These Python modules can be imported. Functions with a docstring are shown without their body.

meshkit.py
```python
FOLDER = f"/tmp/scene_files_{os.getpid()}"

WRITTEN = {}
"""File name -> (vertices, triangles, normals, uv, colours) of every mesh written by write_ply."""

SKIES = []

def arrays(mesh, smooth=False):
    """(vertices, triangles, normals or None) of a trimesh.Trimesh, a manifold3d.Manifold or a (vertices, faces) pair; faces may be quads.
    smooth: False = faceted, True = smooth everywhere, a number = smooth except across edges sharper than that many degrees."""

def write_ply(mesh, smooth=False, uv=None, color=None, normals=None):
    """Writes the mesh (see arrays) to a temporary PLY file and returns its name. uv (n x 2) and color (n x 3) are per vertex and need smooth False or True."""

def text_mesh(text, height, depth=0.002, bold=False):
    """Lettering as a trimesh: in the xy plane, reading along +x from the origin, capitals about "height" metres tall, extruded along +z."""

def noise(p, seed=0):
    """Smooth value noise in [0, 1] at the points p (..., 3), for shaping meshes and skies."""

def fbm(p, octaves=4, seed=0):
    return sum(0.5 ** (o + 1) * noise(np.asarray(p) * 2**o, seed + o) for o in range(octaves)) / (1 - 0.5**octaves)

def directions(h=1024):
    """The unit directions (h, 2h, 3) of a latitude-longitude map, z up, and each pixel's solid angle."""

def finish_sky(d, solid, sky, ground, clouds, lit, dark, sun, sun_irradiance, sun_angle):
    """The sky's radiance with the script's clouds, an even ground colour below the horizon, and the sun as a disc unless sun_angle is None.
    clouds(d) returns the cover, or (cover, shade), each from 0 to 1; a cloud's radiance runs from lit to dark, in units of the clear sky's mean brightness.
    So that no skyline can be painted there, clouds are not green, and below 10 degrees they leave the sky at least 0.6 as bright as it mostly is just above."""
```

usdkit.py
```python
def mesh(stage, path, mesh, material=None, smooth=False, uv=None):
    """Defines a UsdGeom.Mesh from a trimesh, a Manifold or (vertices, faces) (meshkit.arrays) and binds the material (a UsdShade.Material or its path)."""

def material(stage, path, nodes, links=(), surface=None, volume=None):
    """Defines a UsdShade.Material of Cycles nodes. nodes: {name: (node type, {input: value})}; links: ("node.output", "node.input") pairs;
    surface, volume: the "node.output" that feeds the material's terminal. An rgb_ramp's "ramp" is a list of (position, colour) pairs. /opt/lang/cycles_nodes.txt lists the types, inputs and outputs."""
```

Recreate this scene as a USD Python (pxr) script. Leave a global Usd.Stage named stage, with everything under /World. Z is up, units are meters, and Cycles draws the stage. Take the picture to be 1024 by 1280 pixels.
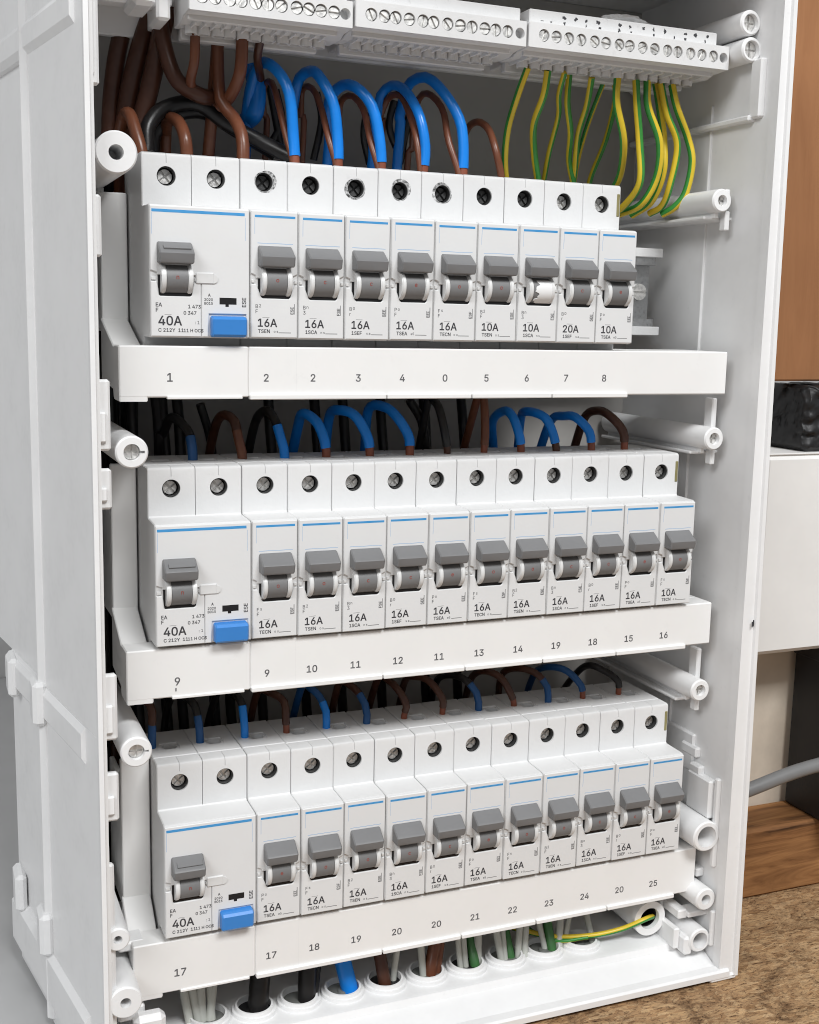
import math, random, numpy as np, trimesh, manifold3d, usdkit, meshkit
from shapely.geometry import Polygon
from pxr import Usd, UsdGeom, UsdLux, UsdShade, Gf, Sdf
random.seed(7); RNG = np.random.default_rng(7)
stage = Usd.Stage.CreateInMemory()
UsdGeom.SetStageUpAxis(stage, UsdGeom.Tokens.z); UsdGeom.SetStageMetersPerUnit(stage, 1.0)
UsdGeom.Xform.Define(stage, '/World')
BENCH = 219.0                        # all measures below are millimetres; the bench top lies 219 mm under the middle row's nose
MM = 0.001

# ---------------------------------------------------------------- camera, light, exposure
cam = UsdGeom.Camera.Define(stage, '/World/camera')
cam.CreateHorizontalApertureAttr(36.0); cam.CreateVerticalApertureAttr(45.0)
cam.CreateFocalLengthAttr(36.0 * 1.458158); cam.CreateFStopAttr(0.0)
cam.CreateClippingRangeAttr((0.02, 100.0)); cam.CreateExposureAttr(0.0)
ri, up, bk = (0.924719, -0.380061, 0.021163), (0.04163, 0.156238, 0.986842), (-0.378366, -0.911671, 0.160298)
eye = np.array([-75.71297, -419.03372, 74.37946 + BENCH]) * MM
cam.AddTransformOp().Set(Gf.Matrix4d(*ri, 0, *up, 0, *bk, 0, *map(float, eye), 1))

def aimed(light, pos, target):
    m = Gf.Matrix4d().SetLookAt(Gf.Vec3d(*pos), Gf.Vec3d(*target), Gf.Vec3d(0, 0.2, 1)).GetInverse()
    light.AddTransformOp().Set(m)
def lamp(name, pos, target, w, h, power, color=(1, 1, 1)):
    l = UsdLux.RectLight.Define(stage, '/World/' + name)
    l.CreateWidthAttr(w); l.CreateHeightAttr(h); l.CreateIntensityAttr(power); l.CreateColorAttr(Gf.Vec3f(*color))
    aimed(l, pos, target)
LIT = (0.11, 0.0, 0.22)
lamp('workshop_lamp', (0.30, -1.30, 1.65), LIT, 0.8, 0.4, 31.0, (0.985, 0.995, 1.0))
lamp('workshop_lamp_001', (-1.1, -1.0, 1.25), LIT, 0.9, 0.6, 8.5, (0.98, 0.99, 1.0))  # unseen fill light added from the left to brighten the side walls
usdkit.material(stage, '/World/Looks/room_light', {'b': ('background_shader', {'color': (0.96, 0.98, 1.0), 'strength': 0.28})}, surface='b.background')
dome = UsdLux.DomeLight.Define(stage, '/World/room_light')
UsdShade.MaterialBindingAPI.Apply(dome.GetPrim()).Bind(UsdShade.Material.Get(stage, '/World/Looks/room_light'))

# ---------------------------------------------------------------- materials
def plastic(name, col, rough=0.42, grain=0.03, bump=0.05, spec=0.4, dirt=0.0, scale=900, sss=0):
    """Moulded plastic: even colour with faint mottling, a fine spark-erosion grain and a little grime."""
    a = tuple(c * (1 - grain) for c in col); b = tuple(min(1, c * (1 + grain * 0.6)) for c in col)
    n = {'g': ('geometry', {}), 'n': ('noise_texture', {'scale': 38.0, 'detail': 5.0, 'roughness': 0.65}),
         'r': ('rgb_ramp', {'ramp': [(0.3, a), (0.7, b)]}),
         'f': ('noise_texture', {'scale': float(scale), 'detail': 2.0}),
         'u': ('bump', {'strength': bump, 'distance': 0.0004}),
         'q': ('map_range', {'from_min': 0.3, 'from_max': 0.7, 'to_min': rough - 0.07, 'to_max': rough + 0.08}),
         'p': ('principled_bsdf', {'specular_ior_level': spec})}
    l = [('g.position', 'n.vector'), ('n.fac', 'r.fac'), ('g.position', 'f.vector'), ('f.fac', 'u.height'), ('u.normal', 'p.normal'),
         ('n.fac', 'q.value'), ('q.result', 'p.roughness')]
    if dirt:
        n['d'] = ('noise_texture', {'scale': 150.0, 'detail': 8.0, 'roughness': 0.75})
        n['dr'] = ('rgb_ramp', {'ramp': [(0.60, (0, 0, 0)), (0.74, (dirt, dirt, dirt))]})
        n['m'] = ('mix', {'color2': tuple(c * 0.55 for c in col)})
        l += [('g.position', 'd.vector'), ('d.fac', 'dr.fac'), ('dr.color', 'm.fac'), ('r.color', 'm.color1'), ('m.color', 'p.base_color')]
    else:
        l += [('r.color', 'p.base_color')]
    return usdkit.material(stage, '/World/Looks/' + name, n, l, surface='p.BSDF')
def metal(name, col, rough, dull=0.6):
    return usdkit.material(stage, '/World/Looks/' + name,
        {'g': ('geometry', {}), 'n': ('noise_texture', {'scale': 700.0, 'detail': 4.0}),
         'q': ('map_range', {'from_min': 0.3, 'from_max': 0.7, 'to_min': rough - 0.1, 'to_max': rough + 0.15}),
         'c': ('rgb_ramp', {'ramp': [(0.35, tuple(x * dull for x in col)), (0.6, col)]}),
         'u': ('bump', {'strength': 0.25, 'distance': 0.0003}), 'p': ('principled_bsdf', {'metallic': 1.0})},
        [('g.position', 'n.vector'), ('n.fac', 'q.value'), ('q.result', 'p.roughness'), ('n.fac', 'c.fac'), ('c.color', 'p.base_color'), ('n.fac', 'u.height'), ('u.normal', 'p.normal')], surface='p.BSDF')
M = {
 'case': plastic('case_plastic', (0.81, 0.81, 0.81), 0.36, 0.035, 0.06, dirt=0.16),
 'strip': plastic('strip_plastic', (0.83, 0.826, 0.815), 0.40, 0.02, 0.04, dirt=0.10),
 'shell': plastic('breaker_plastic', (0.71, 0.711, 0.71), 0.45, 0.03, 0.10, dirt=0.15),
 'panel': plastic('breaker_front_plastic', (0.72, 0.722, 0.722), 0.40, 0.02, 0.06, dirt=0.08),
 'guard': plastic('guard_plastic', (0.70, 0.70, 0.695), 0.35, 0.02, 0.04),
 'lever': plastic('lever_plastic', (0.19, 0.19, 0.193), 0.45, 0.06, 0.12, spec=0.35),
 'drum': plastic('drum_plastic', (0.19, 0.19, 0.192), 0.5, 0.08, 0.12),
 'button': plastic('blue_button_plastic', (0.045, 0.23, 0.62), 0.33, 0.05, 0.06),
 'line': plastic('blue_print', (0.06, 0.30, 0.62), 0.45, 0.06, 0.0),
 'pale_ink': plastic('faded_print', (0.13, 0.13, 0.135), 0.6, 0.15, 0.0),
 'moss': plastic('dull_green_wire', (0.055, 0.17, 0.055), 0.4, 0.25, 0.06),
 'ink': plastic('dark_print', (0.05, 0.05, 0.055), 0.6, 0.15, 0.0),
 'red': plastic('red_print', (0.35, 0.06, 0.04), 0.6, 0.1, 0.0),
 'black': plastic('black_plastic', (0.012, 0.012, 0.013), 0.4, 0.1, 0.05),
 'bar': plastic('terminal_plastic', (0.70, 0.70, 0.70), 0.42, 0.05, 0.12, dirt=0.30),
 'olive': plastic('olive_plastic', (0.25, 0.22, 0.10), 0.45, 0.2, 0.1),
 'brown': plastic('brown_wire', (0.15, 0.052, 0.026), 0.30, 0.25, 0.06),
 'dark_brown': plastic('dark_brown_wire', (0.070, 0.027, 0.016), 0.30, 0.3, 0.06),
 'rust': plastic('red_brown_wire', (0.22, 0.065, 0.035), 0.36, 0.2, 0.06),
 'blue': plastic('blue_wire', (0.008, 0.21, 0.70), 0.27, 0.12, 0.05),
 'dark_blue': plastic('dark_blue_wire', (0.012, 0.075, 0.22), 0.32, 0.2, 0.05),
 'blk': plastic('black_wire', (0.014, 0.013, 0.013), 0.33, 0.3, 0.06),
 'pale': plastic('pale_wire', (0.50, 0.51, 0.47), 0.45, 0.1, 0.06),
 'yellow': plastic('yellow_wire', (0.68, 0.50, 0.035), 0.33, 0.1, 0.05),
 'green': plastic('green_wire', (0.045, 0.26, 0.05), 0.33, 0.2, 0.05),
 'grey_cable': plastic('grey_cable_sheath', (0.20, 0.20, 0.20), 0.45, 0.06, 0.08),
 'carton': plastic('white_carton', (0.86, 0.85, 0.83), 0.6, 0.03, 0.04, dirt=0.1),
 'bag': plastic('black_film', (0.016, 0.016, 0.017), 0.5, 0.2, 0.1),
 'crate': plastic('black_crate', (0.008, 0.008, 0.010), 0.5, 0.2, 0.1),
 'sheet': plastic('grey_sheet', (0.46, 0.46, 0.46), 0.6, 0.04, 0.05),
 'wall': plastic('beige_wall', (0.72, 0.63, 0.52), 0.8, 0.12, 0.1),
 'bar_top': plastic('terminal_top_plastic', (0.70, 0.70, 0.70), 0.5, 0.05, 0.15, dirt=0.75, scale=500),
 'soot': plastic('sooty_metal', (0.07, 0.07, 0.07), 0.5, 0.4, 0.4),
 'membrane': plastic('grey_membrane', (0.16, 0.165, 0.155), 0.5, 0.15, 0.08),
 'shaded_back': plastic('shaded_back_plastic', (0.44, 0.425, 0.405), 0.55, 0.06, 0.08, dirt=0.2),  # back panel grey, toned darker for the shade behind the bars
 'well': plastic('hole_shade', (0.03, 0.03, 0.03), 0.5, 0.1, 0.05),  # liner colour that paints the shade inside the screw holes
 'zinc': metal('zinc', (0.82, 0.81, 0.79), 0.5, 0.75),
 'steel': metal('steel_rail', (0.42, 0.425, 0.43), 0.42, 0.85),
}
M['smudge'] = usdkit.material(stage, '/World/Looks/soot_smudge', {'g': ('geometry', {}), 'n': ('noise_texture', {'scale': 650.0, 'detail': 6.0, 'roughness': 0.7}),
    'r': ('rgb_ramp', {'ramp': [(0.40, (0, 0, 0)), (0.66, (0.95, 0.95, 0.95))]}), 't': ('transparent_bsdf', {}), 'd': ('diffuse_bsdf', {'color': (0.05, 0.05, 0.05)}), 'm': ('mix_closure', {})},
    [('g.position', 'n.vector'), ('n.fac', 'r.fac'), ('r.color', 'm.fac'), ('t.BSDF', 'm.closure1'), ('d.BSDF', 'm.closure2')], surface='m.closure')
def wood(name, cols, sx, rough=0.7, knots=True):
    n = {'g': ('geometry', {}), 'm': ('mapping', {'scale': sx}), 'w': ('noise_texture', {'scale': 22.0, 'detail': 7.0, 'roughness': 0.62, 'distortion': 1.2}),
         'r': ('rgb_ramp', {'ramp': cols}), 'b': ('noise_texture', {'scale': 9.0, 'detail': 4.0}), 'br': ('rgb_ramp', {'ramp': [(0.30, (0.45, 0.42, 0.40)), (0.58, (1, 1, 1))]}),
         'x': ('mix', {'mix_type': 'multiply', 'fac': 1.0 if knots else 0.35}), 'u': ('bump', {'strength': 0.35, 'distance': 0.0012}),
         'p': ('principled_bsdf', {'roughness': rough, 'specular_ior_level': 0.25})}
    l = [('g.position', 'm.vector'), ('m.vector', 'w.vector'), ('w.fac', 'r.fac'), ('g.position', 'b.vector'), ('b.fac', 'br.fac'), ('r.color', 'x.color1'), ('br.color', 'x.color2'),
         ('x.color', 'p.base_color'), ('w.fac', 'u.height'), ('u.normal', 'p.normal')]
    return usdkit.material(stage, '/World/Looks/' + name, n, l, surface='p.BSDF')
M['pine'] = wood('stained_pine', [(0.30, (0.04, 0.018, 0.009)), (0.43, (0.25, 0.115, 0.045)), (0.6, (0.42, 0.21, 0.085)), (0.75, (0.18, 0.08, 0.032))], (0.5, 3.0, 5.0))
M['board'] = wood('brown_board', [(0.3, (0.33, 0.150, 0.066)), (0.7, (0.39, 0.185, 0.084))], (4.0, 4.0, 0.6), 0.55, False)
def particle():
    n = {'g': ('geometry', {}), 'm': ('mapping', {'scale': (0.8, 2.0, 1.0), 'rotation': (0, 0, 0.5)}), 'd': ('noise_texture', {'scale': 60.0, 'detail': 3.0}),
         'a': ('vector_math', {'math_type': 'scale', 'scale': 0.012}), 's': ('vector_math', {'math_type': 'add'}),
         'v': ('voronoi_texture', {'scale': 300.0, 'randomness': 1.0}), 'v2': ('noise_texture', {'scale': 520.0, 'detail': 6.0, 'roughness': 0.7, 'distortion': 0.8}),
         'c': ('rgb_ramp', {'ramp': [(0.0, (0.22, 0.125, 0.06)), (0.3, (0.33, 0.20, 0.105)), (0.7, (0.42, 0.275, 0.15)), (1.0, (0.52, 0.36, 0.21))]}),
         'k': ('rgb_ramp', {'ramp': [(0.36, (0.16, 0.11, 0.08)), (0.48, (1, 1, 1)), (0.66, (1.25, 1.2, 1.1))]}), 'x': ('mix', {'mix_type': 'multiply', 'fac': 0.9}),
         'b': ('noise_texture', {'scale': 42.0, 'detail': 7.0, 'roughness': 0.78, 'distortion': 0.6}), 'bk': ('rgb_ramp', {'ramp': [(0.36, (0.20, 0.15, 0.12)), (0.50, (1, 1, 1)), (0.70, (1.25, 1.22, 1.15))]}), 'y': ('mix', {'mix_type': 'multiply', 'fac': 0.75}),
         'u': ('bump', {'strength': 0.5, 'distance': 0.001}), 'p': ('principled_bsdf', {'roughness': 0.75, 'specular_ior_level': 0.25})}
    l = [('g.position', 'm.vector'), ('g.position', 'd.vector'), ('d.color', 'a.vector1'), ('m.vector', 's.vector1'), ('a.vector', 's.vector2'), ('s.vector', 'v.vector'),
         ('s.vector', 'v2.vector'), ('v.color', 'c.fac'), ('v2.fac', 'k.fac'), ('c.color', 'x.color1'), ('k.color', 'x.color2'), ('g.position', 'b.vector'), ('b.fac', 'bk.fac'),
         ('x.color', 'y.color1'), ('bk.color', 'y.color2'), ('y.color', 'p.base_color'), ('v2.fac', 'u.height'), ('u.normal', 'p.normal')]
    return usdkit.material(stage, '/World/Looks/particle_board', n, l, surface='p.BSDF')
M['particle'] = particle()

# ---------------------------------------------------------------- helpers
USED = {}
def numbered(parent, name):
    k = USED.get((parent, name), 0); USED[(parent, name)] = k + 1
    return f'{parent}/{name}' if k == 0 else f'{parent}/{name}_{k:03d}'
def say(p, label=None, cat=None, group=None, kind=None):
    for k, v in (('label', label), ('category', cat), ('group', group), ('kind', kind)):
        if v: p.SetCustomDataByKey(k, v)
    return p
def thing(name, label, cat, loc=(0, 0, 0), group=None):
    """An Xform at the thing's base; its parts are its children. loc in mm, measured from the bench top."""
    x = UsdGeom.Xform.Define(stage, numbered('/World', name)); x.AddTranslateOp().Set(Gf.Vec3d(*[float(c) * MM for c in loc]))
    return say(x.GetPrim(), label, cat, group)
def copy(src, loc, label, group=None):
    x = UsdGeom.Xform.Define(stage, numbered('/World', src.GetName().rstrip('0123456789').rstrip('_'))); x.AddTranslateOp().Set(Gf.Vec3d(*[float(c) * MM for c in loc]))
    p = x.GetPrim(); p.GetReferences().AddInternalReference(src.GetPath()); p.SetInstanceable(True)
    return say(p, label, src.GetCustomDataByKey('category'), group or src.GetCustomDataByKey('group'))
def arr(m):
    v, f, _ = meshkit.arrays(m); return v, f
def merge(*ms):
    vs, fs, n = [], [], 0
    for m in ms:
        v, f = arr(m); vs.append(v); fs.append(f + n); n += len(v)
    return np.vstack(vs), np.vstack(fs)
def obj(name, m, mat, parent=None, smooth=32, label=None, at=(0, 0, 0), kind=None):
    v, f = arr(m); v = (v + np.array(at, float)) * MM
    path = numbered(str(parent.GetPath()) if parent else '/World', name)
    return say(usdkit.mesh(stage, path, (v, f), M[mat], smooth=smooth).GetPrim(), label, kind=kind)
def solid(m):
    if isinstance(m, manifold3d.Manifold): return m
    v, f = arr(m)
    return manifold3d.Manifold(manifold3d.Mesh(np.ascontiguousarray(v, np.float32), np.ascontiguousarray(f, np.uint32)))
def box(x0, x1, y0, y1, z0, z1, b=0.3):
    b = min(b, (x1 - x0) / 2.2, (y1 - y0) / 2.2, (z1 - z0) / 2.2)
    p = []
    for x, sx in ((x0, 1), (x1, -1)):
        for y, sy in ((y0, 1), (y1, -1)):
            for z, sz in ((z0, 1), (z1, -1)):
                p += [(x, y + b * sy, z + b * sz), (x + b * sx, y, z + b * sz), (x + b * sx, y + b * sy, z)]
    return manifold3d.Manifold.hull_points(np.array(p, float))
def frame(d):
    d = np.array(d, float); d /= np.linalg.norm(d)
    a = np.cross(d, (0, 0, 1) if abs(d[2]) < 0.9 else (1, 0, 0)); a /= np.linalg.norm(a)
    return a, np.cross(d, a), d
def cyl(p0, p1, r0, r1=None, n=28):
    p0, p1 = np.array(p0, float), np.array(p1, float); r1 = r0 if r1 is None else r1
    L = np.linalg.norm(p1 - p0); a, b, d = frame(p1 - p0)
    return manifold3d.Manifold.cylinder(L, r0, r1, n).transform(np.array([[a[0], b[0], d[0], p0[0]], [a[1], b[1], d[1], p0[1]], [a[2], b[2], d[2], p0[2]]]))
def tri(poly):
    return trimesh.creation.triangulate_polygon(Polygon(poly), engine='earcut')
def inset(P, b):
    P = np.array(P, float); P = P[np.linalg.norm(P - np.roll(P, 1, 0), axis=1) > 1e-6]; n = len(P); area = np.sum(P[:, 0] * np.roll(P[:, 1], -1) - P[:, 1] * np.roll(P[:, 0], -1))
    if area < 0: P = P[::-1]
    e = np.roll(P, -1, 0) - P; e /= np.linalg.norm(e, axis=1, keepdims=True)
    nin = np.stack([-e[:, 1], e[:, 0]], 1); m = nin + np.roll(nin, 1, 0); m /= np.maximum(np.sum(m * nin, 1, keepdims=True), 0.35)
    return P, P + b * m
def prism(P, a0, a1, b=0.3, axis='x'):
    """Extrudes the outline P along an axis with bevelled ends: axis x takes (y,z) outlines, axis y takes (x,z), axis z takes (x,y)."""
    P, Q = inset(P, b); n = len(P)
    put = {'x': lambda p, a: np.column_stack([np.full(n, a), p[:, 0], p[:, 1]]), 'y': lambda p, a: np.column_stack([p[:, 0], np.full(n, a), p[:, 1]]), 'z': lambda p, a: np.column_stack([p[:, 0], p[:, 1], np.full(n, a)])}[axis]
    V = np.vstack([put(Q, a0), put(P, a0 + b), put(P, a1 - b), put(Q, a1)])
    tv, tf = tri(P)
    idx = np.array([int(np.argmin(np.sum((P - t) ** 2, 1))) for t in tv]); tf = idx[tf]
    c = P[tf]; e1, e2 = c[:, 1] - c[:, 0], c[:, 2] - c[:, 0]; s = e1[:, 0] * e2[:, 1] - e1[:, 1] * e2[:, 0]; tf[s < 0] = tf[s < 0][:, ::-1]
    F = [tf[:, ::-1], tf + 3 * n]
    i = np.arange(n); j = (i + 1) % n
    for k in range(3):
        F += [np.stack([i + k * n, j + k * n, j + (k + 1) * n], 1), np.stack([i + k * n, j + (k + 1) * n, i + (k + 1) * n], 1)]
    F = np.vstack(F)
    if axis == 'y': F = F[:, ::-1]
    return V, F
def spline(pts, n=10):
    P = np.array(pts, float); P = np.vstack([2 * P[0] - P[1], P, 2 * P[-1] - P[-2]]); out = []
    for k in range(1, len(P) - 2):
        a, b, c, d = P[k - 1:k + 3]
        for t in np.linspace(0, 1, n, endpoint=False):
            out.append(0.5 * ((2 * b) + (c - a) * t + (2 * a - 5 * b + 4 * c - d) * t * t + (3 * b - a - 3 * c + d) * t ** 3))
    return np.array(out + [P[-2]])
def rings(C, r, n, a0=0.0, a1=2 * math.pi, twist=0.0, seed=0):
    T = np.gradient(C, axis=0); T /= np.linalg.norm(T, axis=1, keepdims=True)
    u = np.cross(T[0], (0.3, 0.9, 0.2)); u /= np.linalg.norm(u); R = []
    s = np.concatenate([[0], np.cumsum(np.linalg.norm(np.diff(C, axis=0), axis=1))])
    for c, t, q in zip(C, T, s):
        u = u - t * (u @ t); u /= np.linalg.norm(u); w = np.cross(t, u)
        ang = np.linspace(a0, a1, n) + twist * q + seed
        R.append(c + r * (np.cos(ang)[:, None] * u + np.sin(ang)[:, None] * w))
    return np.array(R)
def tube(C, r, n=14, caps=True):
    C = np.array(C, float); R = rings(C, r, n + 1)[:, :n]; k = len(C)
    V = np.vstack([R.reshape(-1, 3), C[:1], C[-1:]]); F = []
    for i in range(k - 1):
        for j in range(n):
            a, b = i * n + j, i * n + (j + 1) % n; F += [(a, b, b + n), (a, b + n, a + n)]
    if caps:
        for j in range(n):
            F += [(k * n, (j + 1) % n, j), (k * n + 1, (k - 1) * n + j, (k - 1) * n + (j + 1) % n)]
    return V, np.array(F)
def sector(C, r, a0, a1, twist, seed, n=7):
    C = np.array(C, float); R = rings(C, r, n, a0, a1, twist, seed); Q = rings(C, r * 0.9, n, a0, a1, twist, seed); k = len(C); F = []
    V = np.vstack([R.reshape(-1, 3), Q.reshape(-1, 3)]); o = k * n
    for i in range(k - 1):
        for j in range(n - 1):
            a = i * n + j; F += [(a, a + 1, a + 1 + n), (a, a + 1 + n, a + n), (o + a, o + a + n, o + a + 1 + n), (o + a, o + a + 1 + n, o + a + 1)]
        for j, s in ((0, 1), (n - 1, -1)):
            a = i * n + j; q = [(a, a + n, o + a + n), (a, o + a + n, o + a)]; F += q if s > 0 else [x[::-1] for x in q]
    return V, np.array(F)
def text(t, h, x, y, z, bold=False, align=0.0, d=0.05, vertical=False):
    """Printed lettering: capitals h tall on a face that looks towards -y; (x, z) is the foot of the text, align 0 left, .5 middle."""
    m = meshkit.text_mesh(t, h, d, bold); v = np.array(m.vertices); w = v[:, 0].max() - v[:, 0].min(); v[:, 0] -= v[:, 0].min() + align * w
    if vertical: v = np.column_stack([-v[:, 1], v[:, 0], v[:, 2]])
    return np.column_stack([v[:, 0] + x, y + d * 0.3 - v[:, 2], v[:, 1] + z]), np.array(m.faces)

# ---------------------------------------------------------------- the setting
def struct(name, m, mat, kind='structure'):
    return obj(name, m, mat, kind=kind)
struct('bench_top', box(-700, 900, -500, 560, -25, 0, 1), 'particle')
struct('back_wall', box(-900, 1100, 562, 580, -25, 900, 1), 'sheet')

# ---------------------------------------------------------------- the enclosure
Z = lambda z: z + BENCH
ROWS = [dict(nt=110.9, dx=0.0, s=(45.0, 63.0), py=42.0, n=9), dict(nt=0.0, dx=0.54, s=(-64.6, -46.0), py=34.0, n=11), dict(nt=-113.4, dx=2.5, s=(-181.2, -160.2), py=26.0, n=11)]
RN = ['top', 'middle', 'bottom']
ZB, ZT, YF, YB = -217.0, 222.0, -14.0, 92.0
case = thing('distribution_box', 'open white plastic distribution box standing on the bench, full of breakers', 'distribution box', (0, 0, 0))
def C(name, m, mat='case', label=None, parent=None, smooth=32):
    return obj(name, m, mat, parent or case, smooth, label, (0, 0, BENCH))
wx = lambda y: -22.0 - 0.164 * (y - YF)          # outer skin of the left wall leans outwards towards the back
wall_outline = lambda e: [(wx(YF + 2), YF + 2), (wx(57), 57), (wx(57) + 1.6, 57.6), (wx(e) + 1.6, e), (wx(e) + 4.2, e), (wx(57) + 4.2, 57.6), (-19.6, YF + 2)]
left = C('left_wall', merge(prism(wall_outline(114), ZB, -72.05, 0.05, 'z'), prism(wall_outline(150), -72, ZT, 0.05, 'z')))
def wallrib(y0, y1, z0, z1, h, b=0.6, taper=0.0):
    P = [(wx(y0) - h * 0.2, y0), (wx(y0 + 2) - h, y0 + 2), (wx(y1 - 2) - h, y1 - 2), (wx(y1) - h * 0.2, y1), (wx(y1) + 2.2, y1), (wx(y0) + 2.2, y0)]
    return prism(P, z0, z1, b, 'z')
def ribz(y0, y1, z0, z1, h):
    """A ledge across the wall with a sloping upper and lower flank."""
    v = []
    for y in (y0, y1):
        x = wx(y)
        v += [(x + 2.0, y, z0 - 3), (x + 2.0, y, z1 + 3), (x - 0.05, y, z1 + 2.4), (x - h, y, z1), (x - h, y, z0), (x - 0.05, y, z0 - 2.4)]
    return manifold3d.Manifold.hull_points(np.array(v, float))
C('wall_rib', wallrib(53.5, 58.5, ZB + 2, ZT - 2, 2.4), parent=left)
for z0, z1, y0, h in ((-84, -75, 2, 1.6), (-206, -188, 4, 2.2), (168, 175, -4, 1.6)):
    C('wall_ledge', ribz(y0, 140 if z0 > 0 else 113, z0, z1, h), parent=left)
for z in (-80, -178):
    C('wall_clip', box(wx(60) - 4.2, wx(60) + 1.5, 52, 66, z - 8, z + 10, 1.6), parent=left)
    C('wall_clip', box(wx(102) - 3.4, wx(102) + 1.5, 96, 112, z - 9, z + 8, 1.6), parent=left)
right = C('right_wall', prism([(250.2, YF + 1.6), (250.2, YB + 20), (253, YB + 20), (253.4, YF + 1.6)], ZB, ZT, 0.4, 'z'))
for y0, z0, z1 in ((31, 60, 168), (34, -60, 20), (36, -150, -98)):
    C('wall_rib', box(249.3, 250.9, y0, y0 + 1.2, z0, z1, 0.4), parent=right)
C('wall_ledge', box(246.4, 251, 2, YB, 157.5, 160, 0.6), parent=right)
C('wall_ledge', box(247.6, 250.8, -3, 4, 158.5, 182, 0.7), parent=right)
C('front_rim', merge(prism([(-22.4, YF + 2.4), (-22.2, YF), (-20.6, YF), (-20.2, YF + 0.8), (-19.2, YF + 1.2), (-19.0, YF + 4), (-22.0, YF + 4)], ZB, ZT, 0.4, 'z')), label='left front edge of the box')
for dz in (0, 1.9): C('scuff', box(253.2 + dz * .3, 253.6 + dz * .3, YF - .03, YF + .4, -54 + dz * .2, -51.6 + dz * .4, .05), 'ink', label='small dark scuff on the right front edge')
# the right lip, a little wider at the foot as in the photograph
def lip(z0, z1, e0, e1):
    P = np.array([(249.6, YF + 1.7), (252.4, YF + 1.3), (252.9, YF + 0.1), (254.6, YF), (255.0, YF + 0.6), (255.1, YF + 7), (249.7, YF + 7)])
    Pa, n = inset(P, 0)[0], len(P); V = []
    for z, e in ((z0, e0), (z1, e1)): V.append(np.column_stack([Pa[:, 0] + e * (Pa[:, 0] > 252), Pa[:, 1], np.full(n, z)]))
    V = np.vstack(V); tf = np.array([(0, i, i + 1) for i in range(1, n - 1)]); F = [tf[:, ::-1], tf + n]
    i = np.arange(n); j = (i + 1) % n; F += [np.stack([i, j, j + n], 1), np.stack([i, j + n, i + n], 1)]
    return V, np.vstack(F)
C('front_rim', lip(ZB, ZT, 4.0, -0.2), label='right front edge of the box', smooth=20)
C('front_rim', prism([(YF + 1.2, ZB - 0.6), (YF, ZB + 0.2), (YF, ZB + 2.8), (YF + 1, ZB + 3.6), (YF + 5, ZB + 3.8), (YF + 5, ZB - 0.6)], -21.9, 254.4, 0.5), label='bottom front edge of the box')
C('foot', box(244, 258.6, YF + 0.4, YF + 16, -219, ZB + 1.4, 1.0)); C('foot', box(-21, -8, YF + 1, YF + 15, -219, ZB + 1.4, 1.0))
C('foot', box(244, 253, 95, 110, -219, ZB + 1, 1.0)); C('foot', box(-34, -24, 86, 102, -219, ZB + 1, 1.0))
C('top_panel', box(-44, 253, YF + 1, 150, ZT - 2.6, ZT + 0.3, 0.8)); C('back_panel', box(-34, 252.8, YB, YB + 2.5, ZB + 1, ZT - 2.8, 0.3), 'shaded_back')
bot = C('bottom_panel', merge(prism([(YF + 3, ZB + 0.2), (YF + 3, ZB + 2.4), (YF + 5, ZB + 3.2), (3.2, -209.2), (4.4, -206.4), (7.0, -206), (YB, -206), (YB, ZB + 0.2)], -20.5, 250.0, 0.3)))
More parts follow.
